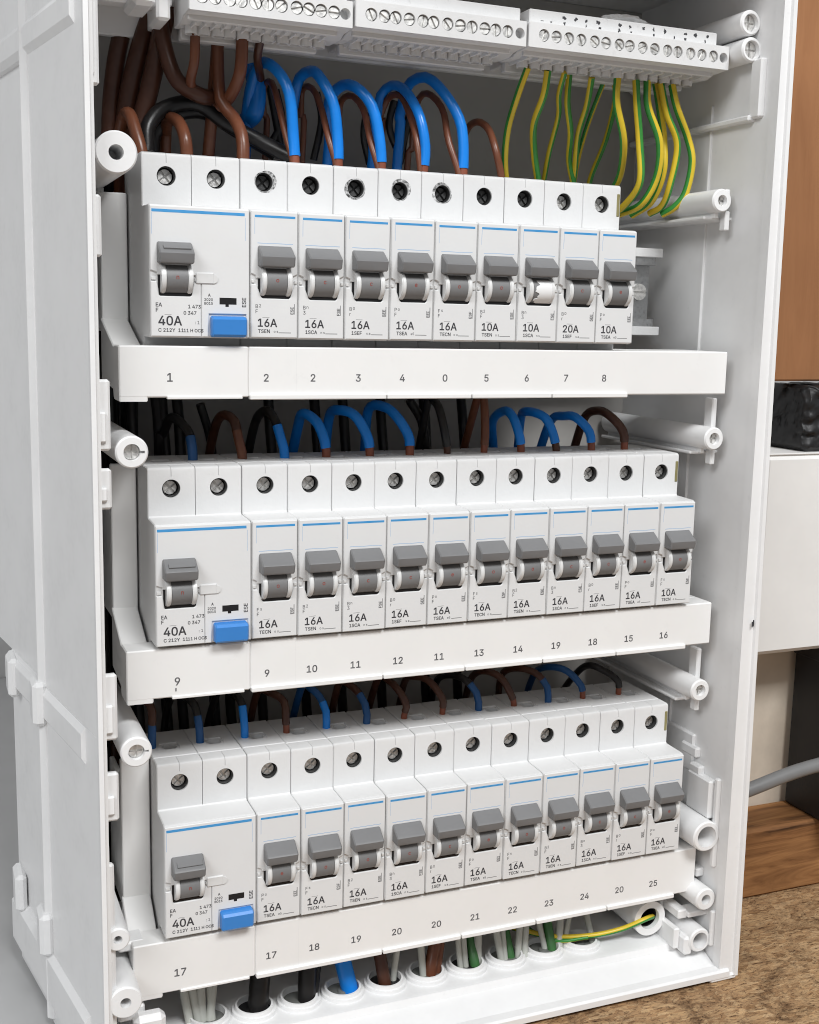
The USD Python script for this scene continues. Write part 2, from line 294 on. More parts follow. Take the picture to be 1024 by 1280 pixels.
holes = [22.6 + 19.1 * k for k in range(10)]
holes[0] = 22.6
for k, x in enumerate(holes):
    ring = (cyl((x, 18, -206.6), (x, 18, -204.6), 9.2, 9.0, 40) + cyl((x, 18, -206.6), (x, 18, -202.9), 8.0, 7.7, 40)) - cyl((x, 18, -207), (x, 18, -202), 6.9, 6.9, 40)
    r = C('cable_entry', ring, parent=case)
    well = cyl((x, 18, -206.2), (x, 18, -205.7), 7.15, 7.15, 40)
    obj('membrane', merge(well, cyl((x, 18, -206), (x, 18, -204.9), 2.4, 2.0, 20)) if k in (3, 8, 9) else well, 'black' if k in (1, 4, 6) else 'membrane', r, 32, None, (0, 0, BENCH))
def boss(x, z, y, r, hole, yend=88, screw=True, flats=False, bare=False):
    m = cyl((x, y + 0.7, z), (x, yend, z), r, r * 1.03, 40) + cyl((x, y, z), (x, y + 0.7, z), r - 0.55, r, 40)
    m = m - cyl((x, y - 1, z), (x, y + 16, z), hole, hole * 0.96, 28)
    if flats: m = m - box(x, x + r - 1.2, y - 1, y + 3, z - .45, z + .45, 0.05)
    p = C('screw_boss', m, label='hollow white boss without a screw' if bare else None)
    if screw:
        s = cyl((x, y + 2.2, z), (x, y + 5, z), hole * 0.93, hole * 0.93, 24) - solid(box(x - hole * .8, x + hole * .8, y + 1, y + 2.9, z - .35, z + .35, .05)) - solid(box(x - .35, x + .35, y + 1, y + 2.9, z - hole * .8, z + hole * .8, .05))
        obj('screw', s, 'zinc', p, 32, None, (0, 0, BENCH))
    return p
# left column: bosses standing in front of the breaker frames, tied to the wall by small tabs
boss(-11.4, 126.2, -6, 7.0, 2.5, 88, False, bare=True)
boss(-8.5, 27.3, -10, 5.6, 2.9, 88, True, True); boss(-8.6, -79.5, -10, 5.6, 2.9, 88, True, True)
boss(-16.6, -148.5, -12, 4.4, 1.6, 60, False); boss(-14.4, -173.0, -13, 6.1, 2.0, 60, False, bare=True)
for z0, z1, xx in ((28, 52, -15.5), (8, 22, -15.5), (-74, -50, -15.0), (-104, -86, -15.0), (146, 200, -17.0), (92, 112, -17.2), (-200, -120, -17.2)):
    C('rim_tab', box(-20.4, xx, YF + 3.5, YF + 6.4, z0, z1, 0.8))
    C('rim_tab', box(-20.4, xx - 1.6, YF + 2, YF + 3.6, z0 + 3, z1 - (z1 - z0) * .45, 0.5))
for z in (126.2, 27.3, -79.5): C('boss_web', box(-22, -8, 20, 23, z - 1.6, z + 1.6, 0.2))
C('moulded_bracket', merge(box(-14, -4, 6, 40, -164, -160, .8), box(-15, -5, 2, 30, -190, -184, .8), box(-10, 2, -4, 3, -196, -186, 2)))
# right column
boss(240.6, 125.8, 8, 4.8, 2.3); boss(241.0, 25.9, 4, 4.9, 2.6, screw=True); boss(241.2, -86.2, 3, 4.9, 2.6, screw=True)
boss(243.6, -152.0, -5, 7.0, 4.9, 88, False); boss(244.6, -181.8, -6, 5.2, 2.4, 70, False); boss(243.6, -202.0, -5, 5.6, 3.9, 40, False)
boss(245.6, 196.2, 3, 5.0, 3.5, 88, True); boss(246.2, 185.6, 2, 4.9, 3.6, 88, True)
for z in (125.8, 25.9, -86.2):
    C('boss_rail', merge(box(236, 250.6, 14, 88, z - 7.6, z - 6.2, .4), box(240, 242, 12, 88, z - 7, z - 3, .2), box(243.5, 246, 10, 16, z + 2, z + (17 if z < 100 else 5), .5), box(244, 246.4, 10, 14, z - 12, z - 4, .4)))
C('moulded_bracket', merge(box(246.4, 250.7, -1, 16, -146, -128, .8), box(248.2, 250.7, -4.5, -1.5, -168, -126, .7), box(248.6, 250.7, 16, 40, -130, -112, .8), box(247.6, 250.7, 12, 24, -122, -117, .8), box(247, 250.6, 8, 16, -129, -124.5, .8)))
C('moulded_bracket', merge(box(248, 250.7, -6.6, -4.6, -205, -188, .5), box(240, 250.6, 0, 8, -193, -190.4, .5), box(236, 241, 2, 14, -194, -189.6, .6), box(233, 236, 0, 30, -207, -197, .6), box(236, 240.5, -4, 10, -208.8, -200, 1.0), box(246, 250.6, 4, 30, -176, -172, .6)))
port = cyl((226.2, 10, -195.6), (226.2, 86, -195.6), 8.2, 8.4, 44) - cyl((226.2, 9, -195.6), (226.2, 60, -195.6), 5.1, 5.1, 36)
pt = C('cable_port', port, label='round white cable port with a dark hole in the lower right corner')
obj('port_shade_liner', cyl((226.2, 12.5, -195.6), (226.2, 58, -195.6), 5.05, 5.05, 30) - cyl((226.2, 10, -195.6), (226.2, 50, -195.6), 4.6, 4.6, 30), 'black', pt, 32, None, (0, 0, BENCH))  # black liner added so the shaded depth of the port reads dark
C('moulded_bracket', prism([(14, -206.2), (14, -190), (40, -186), (86, -186), (86, -206.2)], 234.6, 237.0, .4))
C('bar_carrier', merge(box(-8, 246, 40, 58, 186, 190, .6), box(-8, 246, 56, 60, 176, 190, .6), *[box(x, x + 2, 40, 60, 178, 190, .3) for x in range(10, 246, 12)]))
C('bar_carrier', merge(box(-16, 14, 26, 34, 181, 186, 1), box(-2, 6, 14, 34, 178, 183, 1.5), box(8, 13, 24, 40, 176, 188, 1)), label='white clips holding the left end of the terminal bars')

# ---------------------------------------------------------------- rails and label strips
STRIP_TEXT = [['1', '2', '2', '3', '4', '0', '5', '6', '7', '8'], ['9', '9', '10', '11', '12', '11', '13', '14', '19', '18', '15', '16'], ['17', '17', '18', '19', '20', '20', '21', '22', '23', '24', '20', '25']]
RATING = [['16A'] * 5 + ['10A', '10A', '20A', '10A'], ['16A'] * 10 + ['10A'], ['16A'] * 11]
P = 17.7
for r, R in enumerate(ROWS):
    top = R['nt'] + 18.9; mid = top - 41.5; dx = R['dx']; end = dx + 35.4 + P * R['n']
    rail = thing('din_rail', f'pressed steel rail behind the {RN[r]} row of breakers', 'mounting rail', (115, 51, Z(mid - 17.5)))
    rp = [(51, mid - 17.5), (51, mid - 12), (56, mid - 12), (56, mid + 12), (51, mid + 12), (51, mid + 17.5), (52, mid + 17.5), (52, mid + 13), (57, mid + 13), (57, mid - 13), (52, mid - 13), (52, mid - 17.5)]
    obj('rail_profile', prism([(a - 51, b - mid + 17.5) for a, b in rp], -119, 123 - (4 if r else 0), 0.1), 'steel', rail, 20)
    if r == 0:
        obj('screw', cyl((117, 3.0, 17.5), (117, 5.2, 17.5), 3.7, 4.0, 24) - solid(box(112, 122, 2, 3.9, 17.1, 17.9, .05)), 'zinc', rail)
        obj('end_stop', merge(box(81.5, 83.5, -6, 5, 2, 33, .3), box(83.6, 126, -1, 1.5, 33, 37, .3), box(83.6, 126, -1, 1.5, -2, 2, .3)), 'bar', rail)
    for sx in (-112, 112): obj('rail_post', box(sx - 4, sx + 4, 6.2, 40.5, 10, 25, .5), 'case', rail)
    s0, s1 = R['s']; xe = 243.8; x0 = -10.6 + (0, .8, 1.4)[r]
    words = STRIP_TEXT[r]
    st = thing('label_strip', ('white label strip numbered 1 to 8 under the top row of breakers', 'white label strip numbered 9 to 16 under the middle row of breakers', 'white label strip numbered 17 to 25 under the bottom row of breakers')[r], 'label strip', (115, 2, Z(s0)), 'label strips under the breaker rows')
    o = (-115, -2, -s0)
    def S(name, m, mat='strip', label=None, smooth=32): return obj(name, m, mat, st, smooth, label, o)
    sp = dx + 35.4
    S('strip_front', merge(box(x0, sp - .04, 2.0, 13.4, s0, s1, .45)), label='left half of the strip, below the wide breaker')
    S('strip_front', merge(box(sp + .04, xe, 2.1, 13.4, s0 + .1, s1, .45)))
    S('end_cap', merge(box(end + 1.2, xe - .05, 13.45, 34, s0 + .3, s1 - .02, .4)), label='right end of the strip')
    S('end_cap', prism([(2.1, s0 - 1.4), (2.1, s1 - .6), (13.5, s1 - .6), (R['py'] + 1, s1 + 9), (R['py'] + 1, s0 + 4), (16, s0 + 2), (14, s0 - 1.4)], x0 + .02, dx - .7, .4), label='left end of the strip with its sloping bracket')
    S('upright', merge(box(x0 + .4, dx - .45, R['py'], R['py'] + 3, s1 + 4, top - (12 if r == 0 else 1), .4), box(x0 + .4, x0 + 2.4, R['py'] + 3, R['py'] + 30, s1 + 4, top - 10, .4)), label='white upright plate beside the wide breaker')
    k0 = 0
    while k0 < R['n']:
        k1 = min(R['n'], k0 + (3 if k0 == 0 else 2)); a, b = sp + P * k0 + .3, sp + P * k1 - .3; k0 = k1
        S('lower_lip', box(a, b, .9, 4, s0 - .9, s0 + 1.0, .3))
    S('lower_lip', box(dx + 6, dx + 33, 1.45, 4, s0 - .6, s0 + .5, .2))
    for k in range(1, R['n']):
        if k == 1: S('seam', box(sp + P * k - .03, sp + P * k + .03, 2.08, 2.3, s0 + 1.4, s1 - .6, .01), 'shell')
    zz = (s0 + s1) / 2 - (4.0, 5.4, 5.0)[r] + .6
    S('number', text(words[0], 2.9, dx + (7, 8, 6)[r], 2.0, zz, True, align=.5), 'pale_ink')
    for k, w in enumerate(words[1:]):
        S('number', text(w, 2.65, sp + P * (k + .5) - 2.4, 2.1, zz, True, align=.5), 'pale_ink')
    if r == 1: S('number', text("'", 3.2, dx + 7.4, 1.9, zz - 4.2, align=.5), 'ink')
    xr = dx + 35.4
# ---------------------------------------------------------------- breakers: origin at the middle of the foot, front of the nose at y = 0
H, NT, NB = 83.0, 64.1, 19.1
def shell(w, holes):
    side = [(50, 0), (50, 83), (21.9, 83), (21.7, 82.6), (21.2, 82.6), (21.0, 83), (15.0, 82.9), (14.2, 82.4), (14, 81.6), (14, 65.0), (13.6, 64.5), (2.0, 64.2), (1.0, 63.9), (.7, 63.2), (.7, 20.2), (1.1, 19.4), (2, 19.1), (14, 19.1), (14, 1), (15, 0)]
    m = solid(prism(side, -w / 2, w / 2, .35))
    for hx in holes:
        m = m - cyl((hx, 10, 75), (hx, 27, 75), 3.4, 3.25, 32)
        m = m - solid(box(hx - 3.6, hx + 3.6, 29.4, 36.6, 82.5, 90, .1)) - cyl((hx, 33, 70), (hx, 33, 90), 2.9, 2.9, 24)
        m = m - solid(box(hx - .07, hx + .07, 13.75, 21, 79.4, 90, .02))
    if w > 20: m = m - solid(box(-.12, .12, 13.8, 60, 64.8, 90, .02))
    return m
def screwhead(hx):
    s = cyl((hx, 16.9, 75), (hx, 26.8, 75), 2.5, 2.9, 28)
    a = 0.7
    for q in (a, a + math.pi / 2):
        c, n = math.cos(q), math.sin(q)
        bar = manifold3d.Manifold.cube(np.array([5.0, 1.6, .8]), True).rotate(np.array([0, -math.degrees(q), 0])).translate(np.array([hx, 17.2, 75]))
        s = s - bar
    return s
def lever(u0, u1, tall=8.0):
    """The rocker's handle, tipped up: a sloping upper face, a blunt nose and an undercut front."""
    zt = NT - 12.5
    Pl = [(2.5, zt + .4), (-.4, zt), (-5.0, zt - 3.2), (-5.5, zt - 3.9), (-4.8, zt - 6.8), (-4.3, zt - 7.3), (2.5, zt - 7.3)]
    return prism(Pl, u0, u1, .45)
def mechanism(t, u0, u1, d0, d1, off, mark='o', smear=False):
    zc = NT - 24.8
    obj('lever', lever(u0 + off, u1 + off), 'lever', t)
    dr = obj('drum', cyl((d0 + off, 2.3, zc), (d1 + off, 2.3, zc), 5.15, 5.15, 44), 'drum', t)
    obj('drum_mark', text(mark, 1.5, (d0 + d1) / 2 + off, 2.3 - 5.18, zc - .2, align=.5), 'red', dr)
    for a, b in ((d0 - 1.8, d0 - .12), (d1 + .12, d1 + 1.8)):
        g = cyl((a + off, 2.2, zc), (b + off, 2.2, zc), 5.15, 5.15, 44) + cyl((a + off + .35, 2.2, zc), (b + off - .35, 2.2, zc), 5.4, 5.4, 44)
        obj('drum_guard', g, 'guard', t)
    obj('drum_recess', box(d0 - 2.6 + off, d1 + 2.6 + off, .45, .75, zc - 5.9, zc + 3, .05), 'black', t)
PRINT = [('TSEN', 'o s', 'B', 'F', '2', 'ESE'), ('TSEA', 'e5', 'P', 'F', 'o', 'EEI'), ('1SCA', 'n s', 'B', '3', 'n', 'FSE'), ('TECN', 'o o', 'F', 'F', 's', 'ESF'), ('1SEF', 's a', 'B', 'r', '0', 'SEE')]
GL = 'narrow breakers in the three rows'
def make_mcb(name, label, amps, loc, clip=False, smear=False, var=0, sooty=False, stain=False):
    q = PRINT[var]
    t = thing(name, label, 'circuit breaker', loc, GL); off = -8.85
    obj('body', shell(17.52, [0]), 'shell', t)
    up_ = [(.35, 63.6), (17.35, 63.6), (17.35, 42.0), (15.7, 41.2), (15.7, NT - 23.4), (15.5, NT - 23.8), (2.2, NT - 23.8), (2.0, NT - 23.4), (2.0, 41.2), (.35, 42.0)]
    obj('upper_panel', prism([(a + off, b) for a, b in up_], 0.0, .95, .28, 'y'), 'panel', t)
    lo = [(.35, NT - 25.9), (2.0, NT - 25.9), (2.5, NT - 26.5), (4.0, NT - 30.3), (4.6, NT - 30.8), (14.2, NT - 30.8), (14.8, NT - 30.3), (16.0, NT - 26.5), (16.4, NT - 25.9), (17.35, NT - 25.9), (17.35, 19.5), (.35, 19.5)]
    obj('lower_panel', prism([(a + off, b) for a, b in lo], 0.0, .95, .28, 'y'), 'panel', t)
    obj('blue_line', box(1.6 + off, 16.4 + off, -.04, .2, NT - 2.7, NT - 1.9, .01), 'line', t)
    obj('hairline', merge(box(1.6 + off, 1.68 + off, -.02, .2, NT - 8.5, NT - 2.9, .01), box(2.6 + off, 15.6 + off, -.02, .2, NT - 11.62, NT - 11.5, .01)), 'line', t)
    mechanism(t, 2.7, 15.1, 5.5, 12.9, off, 'oecoc'[var])
    for a in (.5, 16.2): obj('latch', box(a + off, a + 1.1 + off, .1, .8, NT - 25.4, NT - 24.3, .12), 'guard', t)
    obj('rating', text(amps, 2.75, 2.7 + off, 0, NT - 40.7, True), 'ink', t)
    obj('small_print', merge(text(q[0], 1.25, 2.8 + off, 0, NT - 42.9, True), text(q[1], .9, 8.6 + off, 0, NT - 42.8), box(10.4 + off, 15 + off, -.02, .1, NT - 42.9, NT - 42.7, .01), box(4.4 + off, 7 + off, -.02, .1, NT - 37.5, NT - 37.38, .01)), 'ink', t)
    obj('side_print', merge(text(q[2], 1.3, 1.9 + off, 0, NT - 34.2), text(q[3], 1.3, 1.9 + off, 0, NT - 36.0), text(q[4], 1.1, 3.2 + off, 0, NT - 33.9)), 'ink', t)
    obj('side_print', merge(text(q[5], 1.1, 15.9 + off, 0, NT - 36.2, True, vertical=True), box(16.1 + off, 16.3 + off, -.02, .1, NT - 36.2, NT - 32.5, .01)), 'ink', t)
    obj('terminal_screw', screwhead(0), 'soot' if sooty else 'zinc', t, label='blackened terminal screw' if sooty else None)
    obj('hole_shade_liner', cyl((0, 14.7, 75), (0, 26.9, 75), 3.22, 3.2, 28) - cyl((0, 14, 75), (0, 28, 75), 2.98, 2.98, 28), 'well', t)  # added dark liner carries the shade of the hole in its colour
    if stain:
        an = np.linspace(0, 2 * math.pi, 41)[:-1]; rs = 3.7 + .9 * np.clip(np.cos(an - .3 - .8 * var), 0, 1) ** .7 + .12 * np.sin(an * 3 + var)
        sm = solid(prism(np.column_stack([rs * np.cos(an), 75 + rs * np.sin(an)]), 13.965, 14.2, .01, 'y')) - cyl((0, 10, 75), (0, 20, 75), 3.42, 3.42, 32)
        obj('smudge', sm, 'smudge', t, label='dark sooty smudge round the screw hole')
    if clip: obj('side_clip', box(7.0, 8.3, 13.7, 16, 70.5, 79.5, .2), 'olive', t)
    if smear:
        na = 26; an = np.linspace(-2.35, .75, na); zc = NT - 24.8; V = []
        for rr in (5.36, 5.0):
            for j, q in enumerate(an):
                l = 7.0 + .9 * math.sin(j * .9) + .5 * math.sin(j * 2.3 + 1); e = 14.6 + .35 * math.sin(j * 1.3)
                for u in (l, (l + e) / 2, e): V.append((u + off, 2.3 - rr * math.cos(q), zc + rr * math.sin(q) + .0))
        F = []
        for j in range(na - 1):
            for c in range(2):
                p = j * 3 + c; o2 = na * 3
                F += [(p, p + 1, p + 4), (p, p + 4, p + 3), (o2 + p, o2 + p + 4, o2 + p + 1), (o2 + p, o2 + p + 3, o2 + p + 4)]
            for c, sgn in ((0, 1), (2, -1)):
                p = j * 3 + c; o2 = na * 3; f2 = [(p, p + 3, o2 + p + 3), (p, o2 + p + 3, o2 + p)]
                F += f2 if sgn > 0 else [x[::-1] for x in f2]
        obj('white_smear', (np.array(V), np.array(F)), 'case', t, 40, 'white smear over the drum')
    return t
def make_rcd(label, loc):
    t = thing('wide_breaker', label, 'circuit breaker', loc, 'wide breakers at the left of each row'); off = -17.7; w = 35.0
    obj('body', shell(w, [-8.85, 8.85]), 'shell', t)
    up_ = [(.35, 63.6), (35.05, 63.6), (35.05, 19.5), (34.2, 19.5), (33.9, NT - 36.6), (20.6, NT - 36.6), (20.3, 19.5), (18.0, 19.5), (18.0, NT - 25.9), (16.0, NT - 25.9), (16.0, NT - 23.6), (2.6, NT - 23.6), (2.6, 41.2), (.35, 42.0)]
    obj('upper_panel', prism([(a + off, b) for a, b in up_], 0.0, .95, .25, 'y'), 'panel', t)
    lo = [(.35, NT - 25.9), (2.4, NT - 25.9), (2.8, NT - 27), (3.2, NT - 30.4), (3.6, NT - 30.8), (14.0, NT - 30.8), (14.6, NT - 30.4), (15.4, NT - 26.5), (15.9, NT - 26.1), (17.8, NT - 26.1), (17.8, 19.5), (.35, 19.5)]
    obj('lower_panel', prism([(a + off, b) for a, b in lo], 0.0, .95, .25, 'y'), 'panel', t)
    obj('blue_line', box(.9 + off, 33.4 + off, -.04, .2, NT - 2.6, NT - 1.6, .01), 'line', t)
    obj('hairline', merge(box(.9 + off, 1.0 + off, -.02, .2, NT - 10, NT - 2.9, .01), box(33.7 + off, 33.78 + off, -.02, .2, NT - 11, NT - 3.2, .01)), 'line', t)
    mechanism(t, 2.6, 14.6, 5.5, 12.8, off, 'n')
    obj('lever_ridge', prism([(-2.6, NT - 13.5), (-4.6, NT - 14.7), (-4.3, NT - 15.2), (-2.2, NT - 14.2)], 4.2 + off, 13.6 + off, .1), 'lever', t)
    for a in (.6, 15.6): obj('latch', box(a + off, a + 1.6 + off, .1, .8, NT - 25.4, NT - 24.3, .12), 'guard', t)
    obj('moulded_tab', merge(box(15.9 + off, 22.4 + off, -.5, .6, NT - 26.4, NT - 22.4, .4), cyl((22.2 + off, -.4, NT - 24.6), (22.2 + off, .6, NT - 24.6), 1.5, 1.5, 20)), 'guard', t)
    obj('indicator_window', merge(box(24.3 + off, 30.4 + off, -.08, .4, NT - 33.2, NT - 30.9, .04), box(26.4 + off, 27.6 + off, -.08, .4, NT - 34, NT - 33.1, .04)), 'black', t)
    zb = NT - 37.2
    b = obj('test_button', prism([(1.0, zb), (-2.6, zb - .3), (-3.4, zb - 1.2), (-3.0, zb - 6.4), (-2.2, zb - 7.2), (1.0, zb - 7.4)], 21.1 + off, 33.5 + off, .5), 'button', t)
    obj('rating', text('40A', 3.1, 2.8 + off, 0, NT - 40.7, True), 'ink', t)
    obj('small_print', merge(text('C 212Y  11', 1.2, 2.8 + off, 0, NT - 43.0, True), text('11 H OCS', 1.1, 11.6 + off, 0, NT - 43.0, True), box(5 + off, 7.4 + off, -.02, .1, NT - 37.1, NT - 36.98, .01)), 'ink', t)
    obj('side_print', merge(text('EA', 1.3, 2.0 + off, 0, NT - 34.4, True), text('F', 1.3, 2.0 + off, 0, NT - 36.2, True)), 'ink', t)
    obj('side_print', merge(text('1 473', 1.2, 13.2 + off, 0, NT - 34.8, True), text('0 347', 1.2, 11.6 + off, 0, NT - 37.0, True), text(': 1', 1.1, 15.6 + off, 0, NT - 40.2)), 'ink', t)
    obj('side_print', merge(text('A', 1.0, 20.2 + off, 0, NT - 30.6, True), text('2020', .9, 18.9 + off, 0, NT - 32.1, True), text('B015', .9, 18.9 + off, 0, NT - 33.4, True)), 'ink', t)
    obj('side_print', text('ESE', 1.4, 33.8 + off, 0, NT - 34.0, True, vertical=True), 'ink', t)
    for hx in (-8.85, 8.85):
        obj('terminal_screw', screwhead(hx), 'zinc', t)
        obj('hole_shade_liner', cyl((hx, 14.7, 75), (hx, 26.9, 75), 3.22, 3.2, 28) - cyl((hx, 14, 75), (hx, 28, 75), 2.98, 2.98, 28), 'well', t)
    return t
ORD = ['first', 'second', 'third', 'fourth', 'fifth', 'sixth', 'seventh', 'eighth', 'ninth', 'tenth', 'eleventh']
first, rcd = {}, None
for r, R in enumerate(ROWS):
    z = Z(R['nt'] + 18.9 - H); x = R['dx'] + 17.7
    lab = f'wide white 40A breaker with blue button at the left end of the {RN[r]} row'
    if rcd is None: rcd = make_rcd(lab, (x, 0, z))
    else: copy(rcd, (x, 0, z), lab)
    for k, amps in enumerate(RATING[r]):
        last = k == R['n'] - 1; smear = r == 0 and k == 6
        x = R['dx'] + 35.4 + P * (k + .5)
        lab = f'white {amps} breaker, {ORD[k]} narrow one from the left in the {RN[r]} row'
        if smear: lab = 'white 10A breaker in the top row with a white smear on its drum'
        if last: lab = f'white {amps} breaker at the right end of the {RN[r]} row'
        var = (k * 2 + r * 3) % 5; sooty = r == 0 and k < 7; stain = r == 0 and k in (0, 2, 3, 4); key = (amps, last, smear, var, sooty, stain); jz = RNG.uniform(-.15, .15)
        loc = (x + RNG.uniform(-.04, .04), RNG.uniform(-.3, .2), z + jz)
        if key not in first: first[key] = make_mcb('narrow_breaker', lab, amps, loc, last, smear, var, sooty, stain)
        else: copy(first[key], loc, lab)

# ---------------------------------------------------------------- terminal bars above the top row
def bar(label, x0, x1, x2, n, xs0, xs1, upper, dz=0.0, dy=0.0, marks=None):
    y0 = 10 + dy; t = thing('terminal_bar', label, 'terminal bar', ((x0 + x1) / 2, y0, Z(176 + dz)), 'terminal bars at the top of the box'); o = (-(x0 + x1) / 2, -y0, -(176 + dz))
    def B(name, m, mat='bar', parent=t, smooth=30): return obj(name, m, mat, parent, smooth, None, o)
    z = 178.0 + dz
    low = prism([(y0, z), (y0, z + 9.2), (y0 + 5.6, z + 9.4), (y0 + 5.6, z + 9.2), (y0 + 26, z + 9.2), (y0 + 26, z - 1.2), (y0 + 14, z - 1.6), (y0 + 10, z - .4)], x0, x1, .35)
    m = solid(low); xs = np.linspace(xs0, xs1, n)
    xs = xs + RNG.uniform(-.5, .5, n)
    for q in xs: m = m - cyl((q, y0 - 1, z + 4.7), (q, y0 + 3.4, z + 4.7), 2.35, 2.3, 24)
    m = m - cyl((x1 - 3, y0 - 1, z + 4.6), (x1 - 3, y0 + 4, z + 4.6), 2.0, 2.0, 20)
    B('bar_body', m)
    B('bar_top', box(x0 + 1.5, x2, y0 + 3.2, y0 + 24, z + 9.25, z + upper, .4), 'bar_top')
    for q in xs:
        a = RNG.uniform(0, 180)
        s = cyl((q, y0 + .7, z + 4.7), (q, y0 + 3.3, z + 4.7), 1.95, 2.05, 20) - manifold3d.Manifold.cube(np.array([5, 1.3, .7]), True).rotate(np.array([0, a, 0])).translate(np.array([q, y0 + .7, z + 4.7]))
        B('screw', s, 'zinc')
        B('wire_socket', cyl((q, y0 + 18, z - 4.2), (q, y0 + 18, z - 1.0), 2.3, 2.5, 16) - cyl((q, y0 + 18, z - 5), (q, y0 + 18, z + 1), 1.75, 1.75, 16))
    B('under_ledge', merge(box(x0 + 2, x1 - 6, y0 + 24, y0 + 28, z - 5.0, z - 1, .4), box(x0 + 1, x1 - 4, y0 + 6, y0 + 8, z - 2.0, z + .5, .3), *[box(q - .35, q + .35, y0 + 8, y0 + 25, z - 2.6, z - .2, .1) for q in np.linspace(x0 + 4, x1 - 8, n + 3)]))
    if marks:
        for i in range(marks):
            q = x0 + 4 + (i + .5) * (x2 - x0 - 7) / marks
            for zz, big in ((upper - 2.0, 1.0), (upper - 4.0, .7)):
                if RNG.random() < (.85 if big == 1 else .55):
                    an = np.linspace(0, 2 * math.pi, 11)[:-1]; rr = RNG.uniform(.25, .8, 10) * big
                    w, h = (RNG.uniform(.9, 1.7), RNG.uniform(1.0, 1.7)) if i else (1.6, .4)
                    qx = q + RNG.uniform(-.8, .8)
                    B('print', prism(np.column_stack([qx + w * rr * np.cos(an), z + zz + h * rr * np.sin(an)]), y0 + 3.16, y0 + 3.4, .01, 'y'), 'ink')
    return t
bar('left terminal bar, its end in shadow over the thick brown cables', 16.5, 76.2, 75, 11, 21, 69, 14, -.6)
bar('middle terminal bar over the blue wire loops', 77.2, 146.9, 145.5, 12, 83, 139, 14.5, 0.2)
bar('right terminal bar with rows of printed marks over the green-yellow wires', 147.9, 241.2, 236.8, 15, 154, 233, 14.8, .4, marks=16)
s = trimesh.creation.icosphere(4, 1.0); v = np.array(s.vertices); v *= (1 + .7 * (meshkit.fbm(v * 2.6 + 9, 4) - .5))[:, None]
scrap = obj('plastic_scrap', (v * (11.5, 6, 3.0) + (199, 26, 195.6 + BENCH), np.array(s.faces)), 'case', None, 40)
say(scrap, 'crumpled white plastic scrap lying on top of the right terminal bar', 'plastic scrap')

